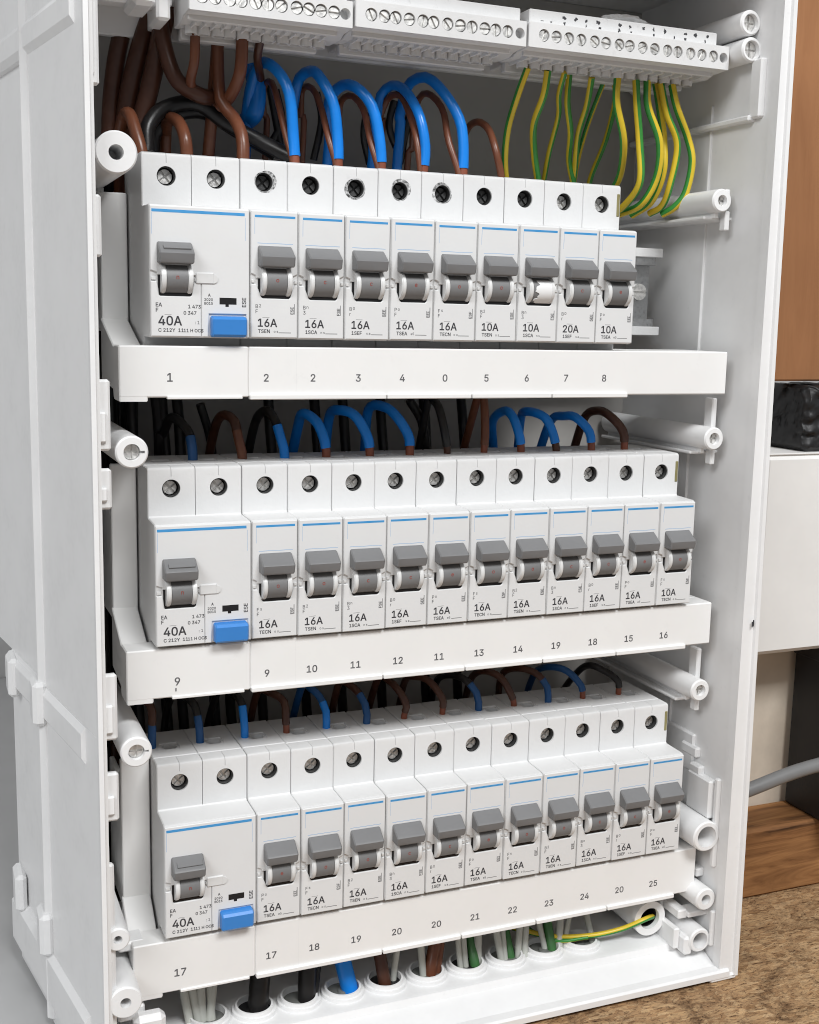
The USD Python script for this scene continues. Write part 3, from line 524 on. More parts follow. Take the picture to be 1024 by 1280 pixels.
# ---------------------------------------------------------------- wires
WIRES = [
    ('r1_blue', 2.15, [(61.6,33.0,134.6),(61.3,33.0,143.0),(59.0,34.0,156.7),(56.0,38.0,166.9),(52.3,46.0,169.1),(50.0,54.0,162.9),(49.7,60.0,150.2)]),
    ('r1_blue', 2.15, [(79.0,33.0,133.7),(79.2,33.0,142.9),(76.8,34.0,155.6),(73.2,38.0,165.3),(71.2,46.0,169.1),(68.8,54.0,166.1),(68.4,60.0,154.8)]),
    ('r1_blue', 2.15, [(96.9,33.0,133.4),(96.3,33.0,143.6),(92.9,34.0,154.8),(87.9,38.0,162.2),(84.4,46.0,164.1),(82.9,54.0,158.2),(83.7,60.0,146.7)]),
    ('r1_blue', 2.0, [(114.9,33.0,133.3),(115.4,33.0,142.0),(114.2,34.0,151.1),(112.3,38.0,158.9),(110.9,46.0,164.9),(108.1,54.0,167.8),(105.6,60.0,164.8),(104.4,60.0,154.6)]),
    ('r1_blue', 2.15, [(132.1,33.0,133.2),(132.1,33.0,143.2),(129.8,34.0,153.0),(125.7,38.0,163.4),(121.3,46.0,169.5),(117.6,54.0,169.9),(116.2,60.0,165.1),(115.0,60.0,155.4)]),
    ('r1_brown', 1.3, [(61.0,36.0,134.0),(59.0,36.0,143.3),(57.8,44.0,158.1),(56.3,50.0,164.3),(56.0,58.0,162.0),(57.7,62.0,151.1)]),
    ('r1_brown', 1.3, [(78.4,36.0,133.7),(75.4,36.0,142.4),(75.3,44.0,155.4),(73.2,50.0,162.8),(72.7,58.0,163.4),(73.4,62.0,152.4)]),
    ('r1_brown', 1.3, [(95.7,36.0,133.0),(93.1,36.0,142.8),(92.2,44.0,155.3),(89.2,50.0,160.9),(88.3,58.0,159.2),(89.1,62.0,148.9)]),
    ('r1_brown', 1.4, [(113.7,36.0,133.9),(113.1,36.0,145.2),(113.4,44.0,157.4),(110.8,50.0,163.4),(108.7,58.0,163.5),(107.3,62.0,153.5)]),
    ('r1_brown', 1.4, [(130.6,36.0,134.0),(127.4,36.0,145.3),(127.8,44.0,157.3),(125.3,50.0,164.0),(123.3,58.0,164.7),(122.3,62.0,157.9),(120.4,62.0,143.2)]),
    ('r1_brown', 1.5, [(149.5,34.0,132.8),(147.3,34.0,143.1),(146.3,40.0,152.0),(145.5,47.0,155.7),(145.4,56.0,154.7),(145.4,62.0,148.2)]),
    ('r1_rcd', 2.3, [(3.7,33.0,131.1),(3.0,35.0,138.9),(1.7,42.0,145.9),(0.7,52.0,146.4),(0.4,60.0,140.4)]),
    ('r1_rcd', 2.3, [(20.3,33.0,131.7),(19.9,35.0,139.3),(19.3,42.0,144.8),(18.0,50.0,146.3),(17.4,60.0,143.2)]),
    ('r1_rcd', 2.4, [(41.4,33.0,132.0),(41.0,35.0,140.3),(39.5,40.0,148.1),(36.8,44.0,153.4),(35.2,46.0,163.1),(33.4,42.0,178.0)]),
    ('supply', 3.6, [(15.5,56.0,193.2),(8.6,56.0,175.3),(3.3,58.0,155.0),(0.8,60.0,131.6)]),
    ('supply', 3.6, [(17.5,48.0,191.6),(14.1,50.0,174.7),(9.2,52.0,157.4),(3.2,54.0,131.1)]),
    ('supply', 3.4, [(7.2,60.0,193.1),(1.0,60.0,175.3),(-1.7,62.0,155.2),(-3.7,62.0,128.6)]),
    ('supply', 3.0, [(12.3,46.0,187.8),(15.1,46.0,171.2),(19.3,44.0,159.9),(26.5,44.0,154.5),(32.2,48.0,155.4)]),
    ('supply', 1.8, [(23.0,30.0,175.6),(23.5,34.0,165.6),(23.2,40.0,159.0),(28.6,48.0,156.2)]),
    ('supply', 2.3, [(40.4,30.0,174.6),(40.5,34.0,163.0),(38.8,42.0,155.0),(35.9,48.0,152.2)]),
    ('supply', 1.6, [(47.3,30.0,174.8),(47.7,36.0,169.2),(52.8,50.0,164.6)]),
    ('black', 2.9, [(7.7,44.0,133.2),(8.5,46.0,142.7),(15.3,50.0,149.9),(27.9,52.0,153.3),(39.4,52.0,148.3),(52.0,48.0,140.4),(64.7,40.0,133.8)]),
    ('black', 2.9, [(12.0,58.0,132.2),(12.8,58.0,141.7),(19.0,58.0,148.1),(32.3,58.0,152.1),(46.1,56.0,144.9),(60.1,54.0,137.4)]),
    ('bluebig', 3.6, [(50.6,56.0,170.7),(52.8,56.0,162.0),(52.4,58.0,153.2),(50.2,62.0,149.9)]),
    ('black', 1.5, [(61.7,60.0,162.8),(64.7,62.0,151.7),(61.3,64.0,143.0)]),
    ('black', 1.5, [(112.3,60.0,163.1),(111.2,62.0,152.2),(117.7,64.0,140.0)]),
    ('black', 1.5, [(119.2,60.0,158.9),(118.1,62.0,148.8),(117.0,64.0,138.3)]),
    ('black', 1.5, [(78.7,60.0,163.4),(81.5,62.0,153.0),(78.9,64.0,137.3)]),
    ('black', 1.5, [(100.1,60.0,157.4),(99.9,62.0,148.1),(103.3,64.0,137.4)]),
    ('black', 1.5, [(58.5,60.0,166.1),(61.7,62.0,154.5),(65.3,64.0,139.5)]),
    ('r2', 1.9, [(21.5,33.0,17.7),(21.2,33.0,23.5),(19.9,38.0,29.8),(17.1,50.0,33.8),(15.5,62.0,25.4)]),
    ('r2', 1.9, [(40.9,33.0,17.2),(40.1,33.4,26.2),(38.2,37.0,33.7),(36.3,44.8,35.3),(34.6,54.4,29.0),(34.7,62.0,13.5)]),
    ('r2', 1.9, [(58.1,33.0,17.3),(57.5,33.4,25.9),(55.9,37.0,32.8),(53.8,44.8,36.0),(52.1,54.4,32.0),(51.5,62.0,13.1)]),
    ('r2', 2.1, [(75.3,33.0,17.5),(74.4,33.4,25.6),(72.5,37.0,32.6),(69.5,44.8,35.2),(68.4,54.4,28.5),(69.5,62.0,12.6)]),
    ('r2', 2.1, [(93.8,33.0,17.7),(92.4,33.4,26.8),(89.5,37.0,34.0),(85.6,44.8,36.4),(83.7,54.4,33.3),(84.3,62.0,15.6)]),
    ('r2', 2.1, [(111.4,33.0,17.6),(110.6,33.4,26.5),(107.6,37.0,34.5),(104.2,44.8,37.9),(101.8,54.4,35.8),(102.0,62.0,16.9)]),
    ('r2', 1.8, [(128.3,33.0,17.5),(127.3,33.0,27.9),(126.5,40.0,37.4),(127.0,50.0,41.4)]),
    ('r2', 1.8, [(145.4,33.0,17.1),(145.0,33.0,27.6),(145.7,36.0,39.2),(147.7,42.0,43.9)]),
    ('r2', 2.0, [(162.9,33.0,17.4),(161.6,33.4,25.6),(160.5,37.0,33.5),(159.7,44.8,35.3),(160.4,54.4,30.0),(163.6,62.0,13.7)]),
    ('r2', 2.0, [(180.0,33.0,17.3),(177.8,33.4,27.1),(175.2,37.0,34.1),(173.0,44.8,35.5),(173.1,54.4,30.5),(175.7,62.0,13.4)]),
    ('r2', 2.0, [(197.6,33.0,17.3),(195.8,33.4,26.8),(192.7,37.0,33.2),(189.9,44.8,34.3),(189.4,54.4,29.2),(186.9,62.0,13.2)]),
    ('r2', 2.0, [(214.5,33.0,17.2),(212.9,33.4,26.5),(209.4,37.0,33.3),(206.7,44.8,34.9),(206.3,54.4,31.2),(205.3,62.0,14.6)]),
    ('black', 2.2, [(4.1,66.0,49.2),(4.8,70.0,29.7),(6.3,66.0,7.3)]),
    ('black', 2.2, [(12.7,66.0,49.2),(15.4,70.0,29.5),(15.1,66.0,7.0)]),
    ('black', 2.2, [(15.9,66.0,49.2),(17.4,70.0,29.5),(18.3,66.0,6.9)]),
    ('black', 2.2, [(21.4,66.0,49.2),(23.9,70.0,29.4),(23.9,66.0,6.7)]),
    ('black', 2.2, [(60.1,66.0,49.3),(62.3,70.0,28.9),(63.3,66.0,5.5)]),
    ('black', 2.2, [(79.9,66.0,49.3),(82.8,70.0,28.6),(83.6,66.0,4.8)]),
    ('black', 2.2, [(92.5,66.0,49.3),(95.6,70.0,28.4),(96.3,66.0,4.4)]),
    ('black', 2.2, [(110.0,66.0,49.3),(113.0,70.0,28.2),(114.2,66.0,3.8)]),
    ('black', 2.2, [(129.5,66.0,49.4),(134.1,70.0,27.9),(134.1,66.0,3.2)]),
    ('black', 2.2, [(148.0,66.0,49.4),(152.5,70.0,27.6),(153.1,66.0,2.6)]),
    ('black', 2.0, [(120.3,56.0,39.6),(127.4,58.0,29.0),(131.4,60.0,9.4)]),
    ('black', 1.8, [(30.0,58.0,38.4),(34.3,60.0,25.2),(36.2,60.0,10.4)]),
    ('r3', 1.6, [(4.5,33.0,-93.6),(4.6,33.0,-85.1),(3.3,36.0,-78.4),(0.7,42.0,-75.3),(-2.4,50.0,-76.3),(-4.2,60.0,-86.9),(-4.9,66.0,-103.3)]),
    ('r3', 1.6, [(23.5,33.0,-95.2),(23.5,33.0,-86.8),(22.3,36.0,-80.3),(19.8,42.0,-77.3),(16.8,50.0,-78.3),(15.4,60.0,-88.8),(15.0,66.0,-105.0)]),
    ('r3', 1.6, [(41.8,33.0,-95.7),(41.8,33.0,-87.5),(40.6,36.0,-81.1),(38.1,42.0,-78.2),(35.4,50.0,-79.2),(34.3,60.0,-89.6),(34.2,66.0,-105.5)]),
    ('r3', 1.6, [(59.3,33.0,-95.7),(59.2,33.0,-88.2),(58.0,36.0,-82.5),(55.7,42.0,-80.0),(53.1,50.0,-81.2),(52.3,60.0,-90.9),(52.5,66.0,-105.5)]),
    ('r3', 1.6, [(76.5,33.0,-95.3),(76.5,33.0,-88.0),(75.3,36.0,-82.5),(73.0,42.0,-80.1),(70.6,50.0,-81.2),(70.1,60.0,-90.8),(70.6,66.0,-105.0)]),
    ('r3', 1.6, [(94.3,33.0,-96.0),(94.1,33.0,-88.5),(93.0,36.0,-82.9),(90.8,42.0,-80.5),(88.6,50.0,-81.6),(88.4,60.0,-91.2),(89.1,66.0,-105.7)]),
    ('r3', 1.6, [(111.4,33.0,-95.1),(111.2,33.0,-87.5),(110.1,36.0,-81.9),(108.0,42.0,-79.3),(105.9,50.0,-80.5),(106.1,60.0,-90.1),(107.0,66.0,-104.7)]),
    ('r3', 1.6, [(129.3,33.0,-95.3),(128.7,33.0,-86.7),(125.5,37.0,-80.7),(122.3,46.0,-80.5),(121.5,58.0,-87.4),(124.1,70.0,-106.0)]),
    ('r3', 1.6, [(146.6,33.0,-95.7),(145.9,33.0,-87.4),(142.4,37.0,-81.6),(138.9,46.0,-81.3),(138.0,58.0,-88.2),(140.9,70.0,-106.3)]),
    ('r3', 1.6, [(163.9,33.0,-95.8),(163.1,33.0,-87.3),(159.3,37.0,-81.4),(155.4,46.0,-81.1),(154.5,58.0,-87.9),(157.6,70.0,-106.1)]),
    ('r3', 1.6, [(181.2,33.0,-96.2),(180.4,33.0,-88.0),(176.3,37.0,-82.2),(172.1,46.0,-81.9),(171.1,58.0,-88.6),(174.4,70.0,-106.3)]),
    ('r3', 1.6, [(199.0,33.0,-95.8),(198.1,33.0,-87.8),(193.6,37.0,-82.2),(189.0,46.0,-82.0),(187.9,58.0,-88.5),(191.5,70.0,-105.8)]),
    ('r3', 1.6, [(218.0,33.0,-95.9),(217.2,33.0,-88.8),(212.3,37.0,-84.0),(207.4,46.0,-84.1),(206.1,58.0,-90.2),(209.8,70.0,-105.7)]),
    ('black', 2.2, [(4.5,66.0,-69.7),(5.6,70.0,-88.4),(6.5,66.0,-111.7)]),
    ('black', 2.2, [(16.1,66.0,-70.8),(17.3,70.0,-89.6),(18.3,66.0,-113.2)]),
    ('black', 2.2, [(22.8,66.0,-71.4),(24.1,70.0,-90.3),(25.2,66.0,-114.1)]),
    ('black', 2.2, [(36.5,66.0,-72.7),(38.0,70.0,-91.8),(39.0,66.0,-115.8)]),
    ('black', 2.2, [(43.4,66.0,-73.3),(45.0,70.0,-92.6),(46.1,66.0,-116.7)]),
    ('black', 2.2, [(57.5,66.0,-74.6),(59.3,70.0,-94.1),(60.4,66.0,-118.5)]),
    ('black', 2.2, [(77.3,66.0,-76.5),(79.5,70.0,-96.2),(80.7,66.0,-121.1)]),
    ('black', 2.2, [(94.1,66.0,-78.0),(96.5,70.0,-98.0),(97.7,66.0,-123.2)]),
    ('black', 2.2, [(113.1,66.0,-79.8),(115.8,70.0,-100.1),(117.1,66.0,-125.7)]),
    ('black', 2.2, [(134.7,66.0,-81.8),(137.8,70.0,-102.4),(139.2,66.0,-128.4)]),
    ('black', 2.2, [(150.9,66.0,-83.3),(154.2,70.0,-104.2),(155.6,66.0,-130.5)]),
    ('gy', 1.6, [(157.1,28.0,174.7),(156.3,34.0,164.5),(157.9,44.0,153.4),(161.9,54.0,141.9),(165.7,60.0,131.0)]),
    ('gy', 1.7, [(166.3,28.0,174.4),(165.9,32.0,165.0),(168.4,42.0,155.5),(174.5,52.0,145.8),(181.4,60.0,131.9)]),
    ('gy', 1.3, [(174.0,28.0,174.5),(176.3,34.0,166.2),(180.4,44.0,158.4),(183.3,56.0,146.9),(185.8,64.0,136.0)]),
    ('gy', 1.5, [(179.6,34.0,175.4),(181.7,38.0,164.1),(186.8,46.0,154.2),(194.6,56.0,144.3),(199.1,60.0,133.0)]),
    ('gy', 1.5, [(188.0,30.0,174.2),(191.3,38.0,164.9),(192.7,48.0,153.3),(197.6,58.0,139.6),(198.7,62.0,131.4)]),
    ('gy', 1.2, [(198.1,36.0,175.8),(200.6,44.0,168.2),(201.6,56.0,158.3),(202.4,64.0,145.7),(201.8,66.0,131.9)]),
    ('gy', 1.4, [(202.4,36.0,175.3),(207.9,44.0,167.2),(212.0,58.0,154.3),(210.6,66.0,137.7),(210.6,68.0,129.1)]),
    ('gy', 1.8, [(199.0,28.0,174.3),(200.4,28.0,164.2),(206.4,32.0,150.7),(212.3,44.0,139.1),(215.0,56.0,130.1)]),
    ('gy', 1.8, [(208.0,28.0,174.4),(208.6,28.0,163.3),(213.3,29.0,149.2),(213.5,31.0,134.6),(212.6,38.0,125.1),(214.2,52.0,121.8)]),
    ('gy', 1.8, [(213.5,28.0,174.6),(214.9,28.0,163.8),(220.6,28.0,149.6),(221.7,30.0,135.0),(218.6,36.0,125.3),(216.7,50.0,121.8)]),
    ('gy', 1.8, [(221.1,33.0,175.5),(223.4,33.0,165.2),(227.4,33.0,154.0),(227.4,34.0,139.1),(225.5,38.0,127.5),(223.3,50.0,121.7)]),
    ('gy', 1.7, [(220.9,29.0,174.5),(224.9,29.0,163.1),(229.7,30.0,148.8),(229.7,32.0,134.0),(229.6,36.0,125.9),(228.6,44.0,122.3)]),
    ('gy', 1.8, [(225.9,28.0,174.1),(228.5,28.0,164.9),(236.9,29.0,154.2),(239.3,29.0,142.7),(238.0,30.0,130.9),(235.4,34.0,125.0),(232.6,40.0,121.9)]),
    ('gyb', 1.35, [(165.6,30.0,-199.0),(180.9,20.0,-201.5),(196.7,15.0,-201.1),(213.1,11.0,-199.0),(225.3,9.0,-195.5),(240.2,24.0,-203.4)]),
    ('gyb', 0.9, [(170.7,40.0,-199.1),(175.1,26.0,-201.9),(183.3,17.0,-201.9),(196.1,14.0,-201.3)]),
    ('b_black', 4.2, [(49.1,30.0,-177.3),(46.4,24.0,-188.2),(43.1,18.0,-206.0),(43.8,18.0,-214.0)]),
    ('b_black', 3.9, [(67.9,30.0,-179.0),(66.5,24.0,-188.7),(65.3,18.0,-204.6),(66.1,18.0,-212.8)]),
    ('b_blue', 3.6, [(78.9,30.0,-179.2),(80.3,24.0,-189.3),(83.3,18.0,-205.9),(84.2,18.0,-214.1)]),
    ('b_black', 1.6, [(74.3,30.0,-185.7),(71.0,24.0,-192.5),(67.1,18.0,-204.3),(67.9,18.0,-212.4)]),
    ('b_brown', 2.8, [(97.5,30.0,-182.7),(97.8,24.0,-190.9),(99.2,18.0,-204.8),(100.1,18.0,-213.1)]),
    ('b_brown', 2.8, [(128.5,30.0,-184.5),(125.0,24.0,-192.2),(121.2,18.0,-205.2),(122.2,18.0,-213.6)]),
    ('b_brown', 2.0, [(131.7,30.0,-185.1),(127.5,24.0,-192.8),(122.7,18.0,-205.8),(123.7,18.0,-214.3)]),
    ('b_green', 2.2, [(142.4,30.0,-190.9),(141.5,24.0,-196.5),(141.6,18.0,-206.6),(142.6,18.0,-215.2)]),
    ('b_green', 2.0, [(160.5,30.0,-194.2),(159.6,24.0,-198.3),(159.7,18.0,-206.0),(160.8,18.0,-214.7)]),
    ('b_green', 2.2, [(181.7,30.0,-190.2),(180.3,24.0,-195.9),(180.0,18.0,-206.1),(181.2,18.0,-215.0)]),
    ('b_white', 1.259954417000537, [(135.3,30.0,-178.2),(134.6,24.0,-188.1),(134.9,18.0,-204.5),(135.9,18.0,-213.1)]),
    ('b_white', 1.3657673546172697, [(138.5,30.0,-178.7),(137.4,24.0,-188.6),(137.2,18.0,-205.0),(138.3,18.0,-213.6)]),
    ('b_white', 1.7608921256444776, [(147.2,30.0,-180.2),(145.3,24.0,-189.9),(143.9,18.0,-205.9),(145.0,18.0,-214.6)]),
    ('b_white', 1.6075134252450574, [(153.6,30.0,-181.4),(153.2,24.0,-190.0),(154.1,18.0,-204.5),(155.2,18.0,-213.2)]),
    ('b_white', 1.2658900495682794, [(158.4,30.0,-182.2),(157.0,24.0,-190.9),(156.5,18.0,-205.4),(157.6,18.0,-214.1)]),
    ('b_white', 1.5031888581655317, [(169.9,30.0,-184.2),(166.4,24.0,-192.1),(162.9,18.0,-205.5),(164.0,18.0,-214.2)]),
    ('b_white', 1.5353359086985838, [(173.2,30.0,-184.8),(169.5,24.0,-192.5),(165.7,18.0,-205.7),(166.9,18.0,-214.4)]),
    ('b_white', 1.311817240245955, [(176.5,30.0,-185.4),(175.3,24.0,-192.8),(175.0,18.0,-205.5),(176.2,18.0,-214.3)]),
    ('b_white', 1.71420400598645, [(191.7,30.0,-188.0),(187.2,24.0,-194.4),(182.4,18.0,-205.4),(183.6,18.0,-214.3)]),
    ('b_white', 1.2795704139449824, [(196.8,30.0,-188.9),(191.8,24.0,-195.0),(186.1,18.0,-205.7),(187.4,18.0,-214.6)]),
    ('b_white', 1.4738597333469634, [(202.9,30.0,-190.0),(201.0,24.0,-195.9),(200.0,18.0,-206.4),(201.3,18.0,-215.4)]),
    ('b_white', 1.5617181278349546, [(117.6,30.0,-175.1),(116.9,24.0,-186.5),(117.0,18.0,-205.1),(118.0,18.0,-213.5)]),
    ('b_white', 1.5014396142899245, [(111.9,30.0,-174.1),(107.8,24.0,-186.1),(102.9,18.0,-205.5),(103.8,18.0,-213.9)]),
    ('b_white', 1.7107590000066986, [(13.0,30.0,-182.8),(13.5,24.0,-191.0),(14.9,18.0,-204.7),(15.4,18.0,-212.5)]),
    ('b_white', 1.8164864511045122, [(16.3,30.0,-183.5),(16.8,24.0,-191.9),(18.1,18.0,-206.1),(18.7,18.0,-214.0)]),
    ('b_white', 1.969387078385269, [(20.9,30.0,-184.4),(20.8,24.0,-192.5),(21.3,18.0,-206.1),(21.9,18.0,-214.0)]),
    ('b_white', 1.498940814624154, [(24.8,30.0,-185.1),(24.5,24.0,-192.9),(24.6,18.0,-206.1),(25.2,18.0,-214.0)]),
    ('b_white', 1.7539830449558775, [(28.8,30.0,-185.9),(26.3,24.0,-193.7),(23.3,18.0,-206.9),(23.9,18.0,-214.8)]),
    ('b_green', 1.4, [(19.9,30.0,-185.9),(19.7,24.0,-193.6),(20.0,18.0,-206.5),(20.6,18.0,-214.4)]),
]
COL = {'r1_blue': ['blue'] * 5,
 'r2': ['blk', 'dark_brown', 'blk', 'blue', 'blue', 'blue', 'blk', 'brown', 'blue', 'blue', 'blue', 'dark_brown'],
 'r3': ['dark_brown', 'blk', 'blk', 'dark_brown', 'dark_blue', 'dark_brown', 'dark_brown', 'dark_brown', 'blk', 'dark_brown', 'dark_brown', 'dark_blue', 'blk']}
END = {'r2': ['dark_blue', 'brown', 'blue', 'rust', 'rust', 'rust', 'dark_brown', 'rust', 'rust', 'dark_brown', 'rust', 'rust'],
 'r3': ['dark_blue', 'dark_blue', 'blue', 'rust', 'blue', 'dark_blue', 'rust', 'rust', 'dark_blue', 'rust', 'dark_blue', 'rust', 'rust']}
NICE = {'blue': 'blue', 'dark_blue': 'dark blue', 'brown': 'brown', 'dark_brown': 'dark brown', 'blk': 'black', 'rust': 'red-brown', 'pale': 'grey-white'}
def stripe_turn(Cc, tw, want):
    """Turn the stripe about its wire so that both colours show from the front of the box."""
    best = None
    for q in np.linspace(0, 2 * math.pi, 48, endpoint=False):
        d = rings(Cc, 1.0, 2, 1.25, 1.25, tw, q)[:, 0] - Cc
        e = abs(np.mean(d @ np.array([-.45, -.87, -.2])) - want)
        if best is None or e < best[0]: best = (e, q)
    return best[1]
def place(r, i):
    if r == 0: return ''
    return f'{ORD[i] if i < 11 else ("twelfth", "thirteenth")[i - 11]} wire from the left'
count = {}
WIRES_BLACK = [w for w in WIRES if w[0] == 'black']
def wire(name, label, group, pts, r, mats, sleeve=None, sleeve_len=3.6, n=12):
    """mats: [(part, material, fraction where it ends)]; the sleeve is a slimmer coloured end that enters the clamp."""
    pts = [list(p) for p in pts]; k = len(pts)
    pts = [[c + RNG.normal(0, .55) * (1 < j < k - 1) for c in p] for j, p in enumerate(pts)]
    Cc = spline(pts, 9); base = pts[0]
    t = thing(name, label, 'wire', (base[0], base[1], Z(base[2])), group); o = tuple(-c for c in base)
    s = np.concatenate([[0], np.cumsum(np.linalg.norm(np.diff(Cc, axis=0), axis=1))]); L = s[-1]
    at = lambda d: np.array([np.interp(d, s, Cc[:, k]) for k in range(3)])
    a = 0.0
    if sleeve:
        T = [at(d) for d in np.linspace(0, sleeve_len + .3, 5)]
        obj('end_sleeve', tube(T, r * (.84 if sleeve in ('rust', 'dark_brown') else 1.0), n), sleeve, t, 40, NICE.get(sleeve, sleeve) + ' end entering the clamp', o)
        a = sleeve_len
    for part, mat, f in mats:
        b = L * f
        seg = [at(d) for d in np.linspace(a, b, max(4, int(34 * (b - a) / L)))]
        obj(part, tube(seg, r, n), mat, t, 50, None, o); a = b
    return t
for key, rad, pts in WIRES:
    i = count.get(key, 0); count[key] = i + 1; nth = (ORD + ['twelfth', 'thirteenth', 'fourteenth', 'fifteenth'])
    nt = nth[i] if i < 15 else f'number {i + 1}'
    pts = [list(p) for p in pts]
    if key in ('r1_blue', 'r1_brown', 'r1_rcd', 'r2', 'r3'):
        r = {'r1': 0, 'r2': 1, 'r3': 2}[key[:2]]; zt = ROWS[r]['nt'] + 18.9; p0 = pts[0]
        pts = [[p0[0], 33, zt - 6]] + ([[p0[0], 33, zt + 1.5]] if abs(p0[2] - zt) < 8 else []) + [p for p in pts if p[2] > zt + 5] + [pts[-1]] + [[pts[-1][0] + .5, 68, zt - 18]]
    if key == 'r1_blue':
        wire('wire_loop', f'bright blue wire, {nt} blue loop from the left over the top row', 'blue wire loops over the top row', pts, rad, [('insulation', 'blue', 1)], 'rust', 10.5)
    elif key == 'r1_brown':
        wire('wire_loop', f'thin brown wire, {nt} thin brown loop from the left over the top row', 'thin brown wire loops over the top row', pts, rad, [('insulation', 'brown', 1)])
    elif key == 'r1_rcd':
        wire('wire_loop', f'brown wire, {nt} brown one entering the top row from the left', 'brown wires into the left end of the top row', pts, rad, [('insulation', 'brown', 1)])
    elif key in ('r2', 'r3'):
        c, e = COL[key][i], END[key][i]; row = RN[r]
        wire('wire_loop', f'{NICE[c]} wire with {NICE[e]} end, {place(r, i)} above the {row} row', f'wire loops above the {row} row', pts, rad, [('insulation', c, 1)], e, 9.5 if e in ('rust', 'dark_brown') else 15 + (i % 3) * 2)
    elif key == 'supply':
        what = ['thick brown cable hanging second from the left in the upper left corner', 'thick brown cable hanging third from the left in the upper left corner', 'thick dark brown cable hanging leftmost in the upper left corner', 'brown cable bending right from the upper left corner to the black cable', 'thin brown wire under the left end of the left terminal bar', 'brown wire under the middle of the left terminal bar', 'short brown wire under the left terminal bar beside the blue cable'][i]
        wire('supply_cable', what, 'brown cables from the upper left corner', pts, rad, [('insulation', 'brown' if i in (4, 5) else 'dark_brown', 1)])
    elif key == 'bluebig':
        wire('blue_cable', 'short thick blue cable behind the first blue loop', None, pts, rad, [('insulation', 'blue', 1)])
    elif key == 'black':
        row = 0 if i < 8 else 1 if i < 20 else 2
        if i < 2: lab = ('thick black cable arching over the left end of the top row', 'second thick black cable arching under the first over the top row')[i]; g = None
        else:
            xs_ = sorted(w[2][1][0] for j, w in enumerate([w for w in WIRES if w[0] == 'black']) if j >= 2 and (0 if j < 8 else 1 if j < 20 else 2) == row)
            lab, g = f'black wire hanging in the dark behind the {RN[row]} row, {nth[xs_.index(WIRES_BLACK[i][2][1][0])]} black one from the left', 'black wires in the dark behind the breakers'
        wire('black_cable', lab, g, pts, rad, [('insulation', 'blk', 1)], n=10)
    elif key in ('gy', 'gyb'):
        if key == 'gy': lab = f'green-yellow earth wire, {nt} from the left under the right terminal bar'; g = 'earth wires under the right terminal bar'
        else: lab = ('long green-yellow wire running into the dark round port at lower right', 'short green-yellow wire end rising from the cable entries')[i]; g = 'earth wires at the bottom'
        t = thing('earth_wire', lab, 'wire', (pts[0][0], pts[0][1], Z(pts[0][2])), g); o = tuple(-c for c in pts[0])
        pts = [[c + RNG.normal(0, .7) * (0 < j < len(pts) - 1) for c in p] for j, p in enumerate(pts)]; rad *= .88
        Cc = spline(pts, 9); tw = RNG.uniform(.004, .016) * (1 if i % 2 else -1); sd = stripe_turn(Cc, tw, RNG.uniform(-.15, .2) if key == 'gy' and i >= 7 else RNG.uniform(-.1, .25))
        main, other = ('green', 'yellow') if key == 'gyb' or i in (1, 3, 5, 6) else ('yellow', 'green')
        obj('insulation', tube(Cc, rad, 14), main, t, 50, None, o)
        obj('stripe', sector(Cc, rad * 1.025, 0, 2.5, tw, sd), other, t, 50, None, o)
    elif key.startswith('b_'):
        c = {'b_black': 'blk', 'b_blue': 'blue', 'b_brown': 'dark_brown' if i == 0 else 'brown', 'b_green': 'moss', 'b_white': 'pale'}[key]
        w = {'b_black': ['thick black cable in the leftmost open cable entry', 'thick black cable in the second open cable entry', 'thin black wire beside the second thick black cable'],
             'b_blue': ['thick blue cable bending into a cable entry at the bottom'], 'b_brown': ['dark brown cable in the entry right of the blue cable', 'orange-brown cable in the entry under strip number 20', 'thin brown wire beside the orange-brown cable at the bottom'],
             'b_green': ['leftmost of the three green wires in the right-hand cable entries', 'middle one of the three green wires in the right-hand cable entries', 'rightmost of the three green wires in the right-hand cable entries', 'thin green wire among pale wires at the lower left'],
             'b_white': [f'thin pale wire in the bottom entries, {nth[i]} pale one counted from number 21' if i < 13 else f'thin pale wire in the lower left corner, {nth[i - 13]} there from the left' for i in range(18)]}[key][i]
        wire('bottom_cable', w, 'cables in the bottom entries', pts, rad, [('insulation', c, 1)], n=16)

# black cables added in place of shade between left wall and breaker frames
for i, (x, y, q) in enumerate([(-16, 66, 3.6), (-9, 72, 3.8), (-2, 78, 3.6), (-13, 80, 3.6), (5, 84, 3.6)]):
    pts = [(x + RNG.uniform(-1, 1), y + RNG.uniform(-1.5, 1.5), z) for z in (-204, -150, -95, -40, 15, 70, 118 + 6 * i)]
    wire('black_cable', f'thick black upright cable added to darken the gap by the left wall, {ORD[(0, 2, 3, 1, 4)[i]]} of five from the left', 'black cables added to darken the left gap', pts, q, [('insulation', 'blk', 1)])

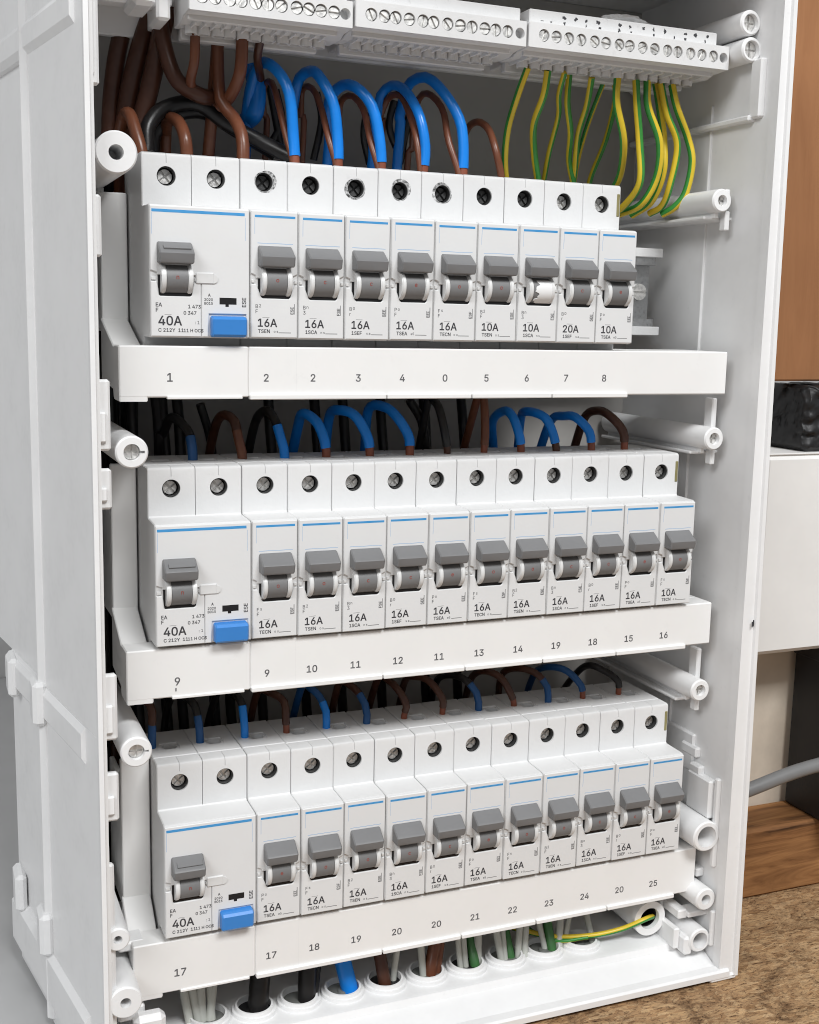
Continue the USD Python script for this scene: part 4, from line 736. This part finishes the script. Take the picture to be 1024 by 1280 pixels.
# ---------------------------------------------------------------- behind and beside the box
t = thing('beige_panel', 'beige upright panel behind the wood block, beside the black box', 'panel', (480, 79.5, 0))
obj('board', box(-190, 220, -3.5, 3.5, 0, 130.6, .5), 'wall', t)
gc = spline([(254, 26, -155), (273, 25, -151), (292.9, 24, -146.4), (311.8, 24, -142.4), (330.8, 24, -139.9), (352, 22, -137.8), (400, 16, -134.5), (470, 8, -134), (540, 2, -137)], 8)
t = thing('grey_cable', 'thick grey cable leaving the right side of the box', 'cable', (254, 26, Z(-155)))
obj('sheath', tube(gc, 3.4, 20), 'grey_cable', t, 50, None, (-254, -26, 155))
obj('grommet', cyl((253.2, 26, -155.1), (258, 25.8, -154.2), 6, 5, 24), 'grey_cable', t, 32, None, (-254, -26, 155))
t = thing('wood_block', 'stained pine block lying on the bench behind the box', 'wood block', (380, 85, 0))
nb = solid(box(-96, 110, -38, -10, 0, 37.5, 1.6)).refine_to_length(3.5); nv, nf = arr(nb)
nv = nv + (meshkit.fbm(nv / 7.0 + 11, 4)[:, None] - .5) * np.array([0, 1.6, 1.4]) * (nv[:, 2:3] > 2) * (nv[:, 2:3] < 37.4)
nb = (nv, nf)
obj('timber', nb, 'pine', t)
t = thing('black_crate', 'black box standing on the wood block under the white carton', 'box', (412, 52, 37.6))
obj('shell', merge(box(-60, 80, -22, 20, 0, 92.8, 1.5)), 'crate', t)
obj('lid_edge', box(-60.8, 80.8, -22.8, 20.8, 84, 93.2, 1.0), 'crate', t)
t = thing('white_carton', 'large white carton resting on the black box beside the enclosure', 'carton', (390, 62, 130.9))
obj('carton_body', box(-86, 110, -16, 24, 0, 100.3, 2.2), 'carton', t)
obj('carton_flap', box(-85, 109, -15.4, 23, 100.4, 101.2, .3), 'carton', t)
g = np.stack(np.meshgrid(np.linspace(0, 1, 40), np.linspace(0, 1, 24), indexing='ij'), -1).reshape(-1, 2)
bm = solid(box(-58, 80, -14, 20, 0, 32, 2.5)).refine_to_length(1.6); bv, bf = arr(bm)
bv = bv + (np.abs(meshkit.fbm(bv * (0.09, 0.09, 0.14) + 3, 4)[:, None] - .5)) * np.array([6, 16, 5]) * np.clip(bv[:, 2:3] / 6, 0, 1)
t = thing('black_bag', 'glossy black plastic bag crammed between the white carton and brown board', 'bag', (386, 62, 232.2))
obj('film', (bv, bf), 'bag', t, True)
t = thing('brown_board', 'plain brown wooden board standing upright above the black bag', 'board', (390, 66, 266.6))
obj('panel', box(-82, 140, -8, 8, 0, 260, .8), 'board', t)
t = thing('grey_sheet', 'pale grey sheet lying on the bench left of the box', 'sheet', (-220, 150, 0.02))
obj('sheet', prism([(-600, -420), (196, -420), (196, -40), (500, -40), (500, 410), (-600, 410)], 0, .5, .1, 'z'), 'sheet', t)
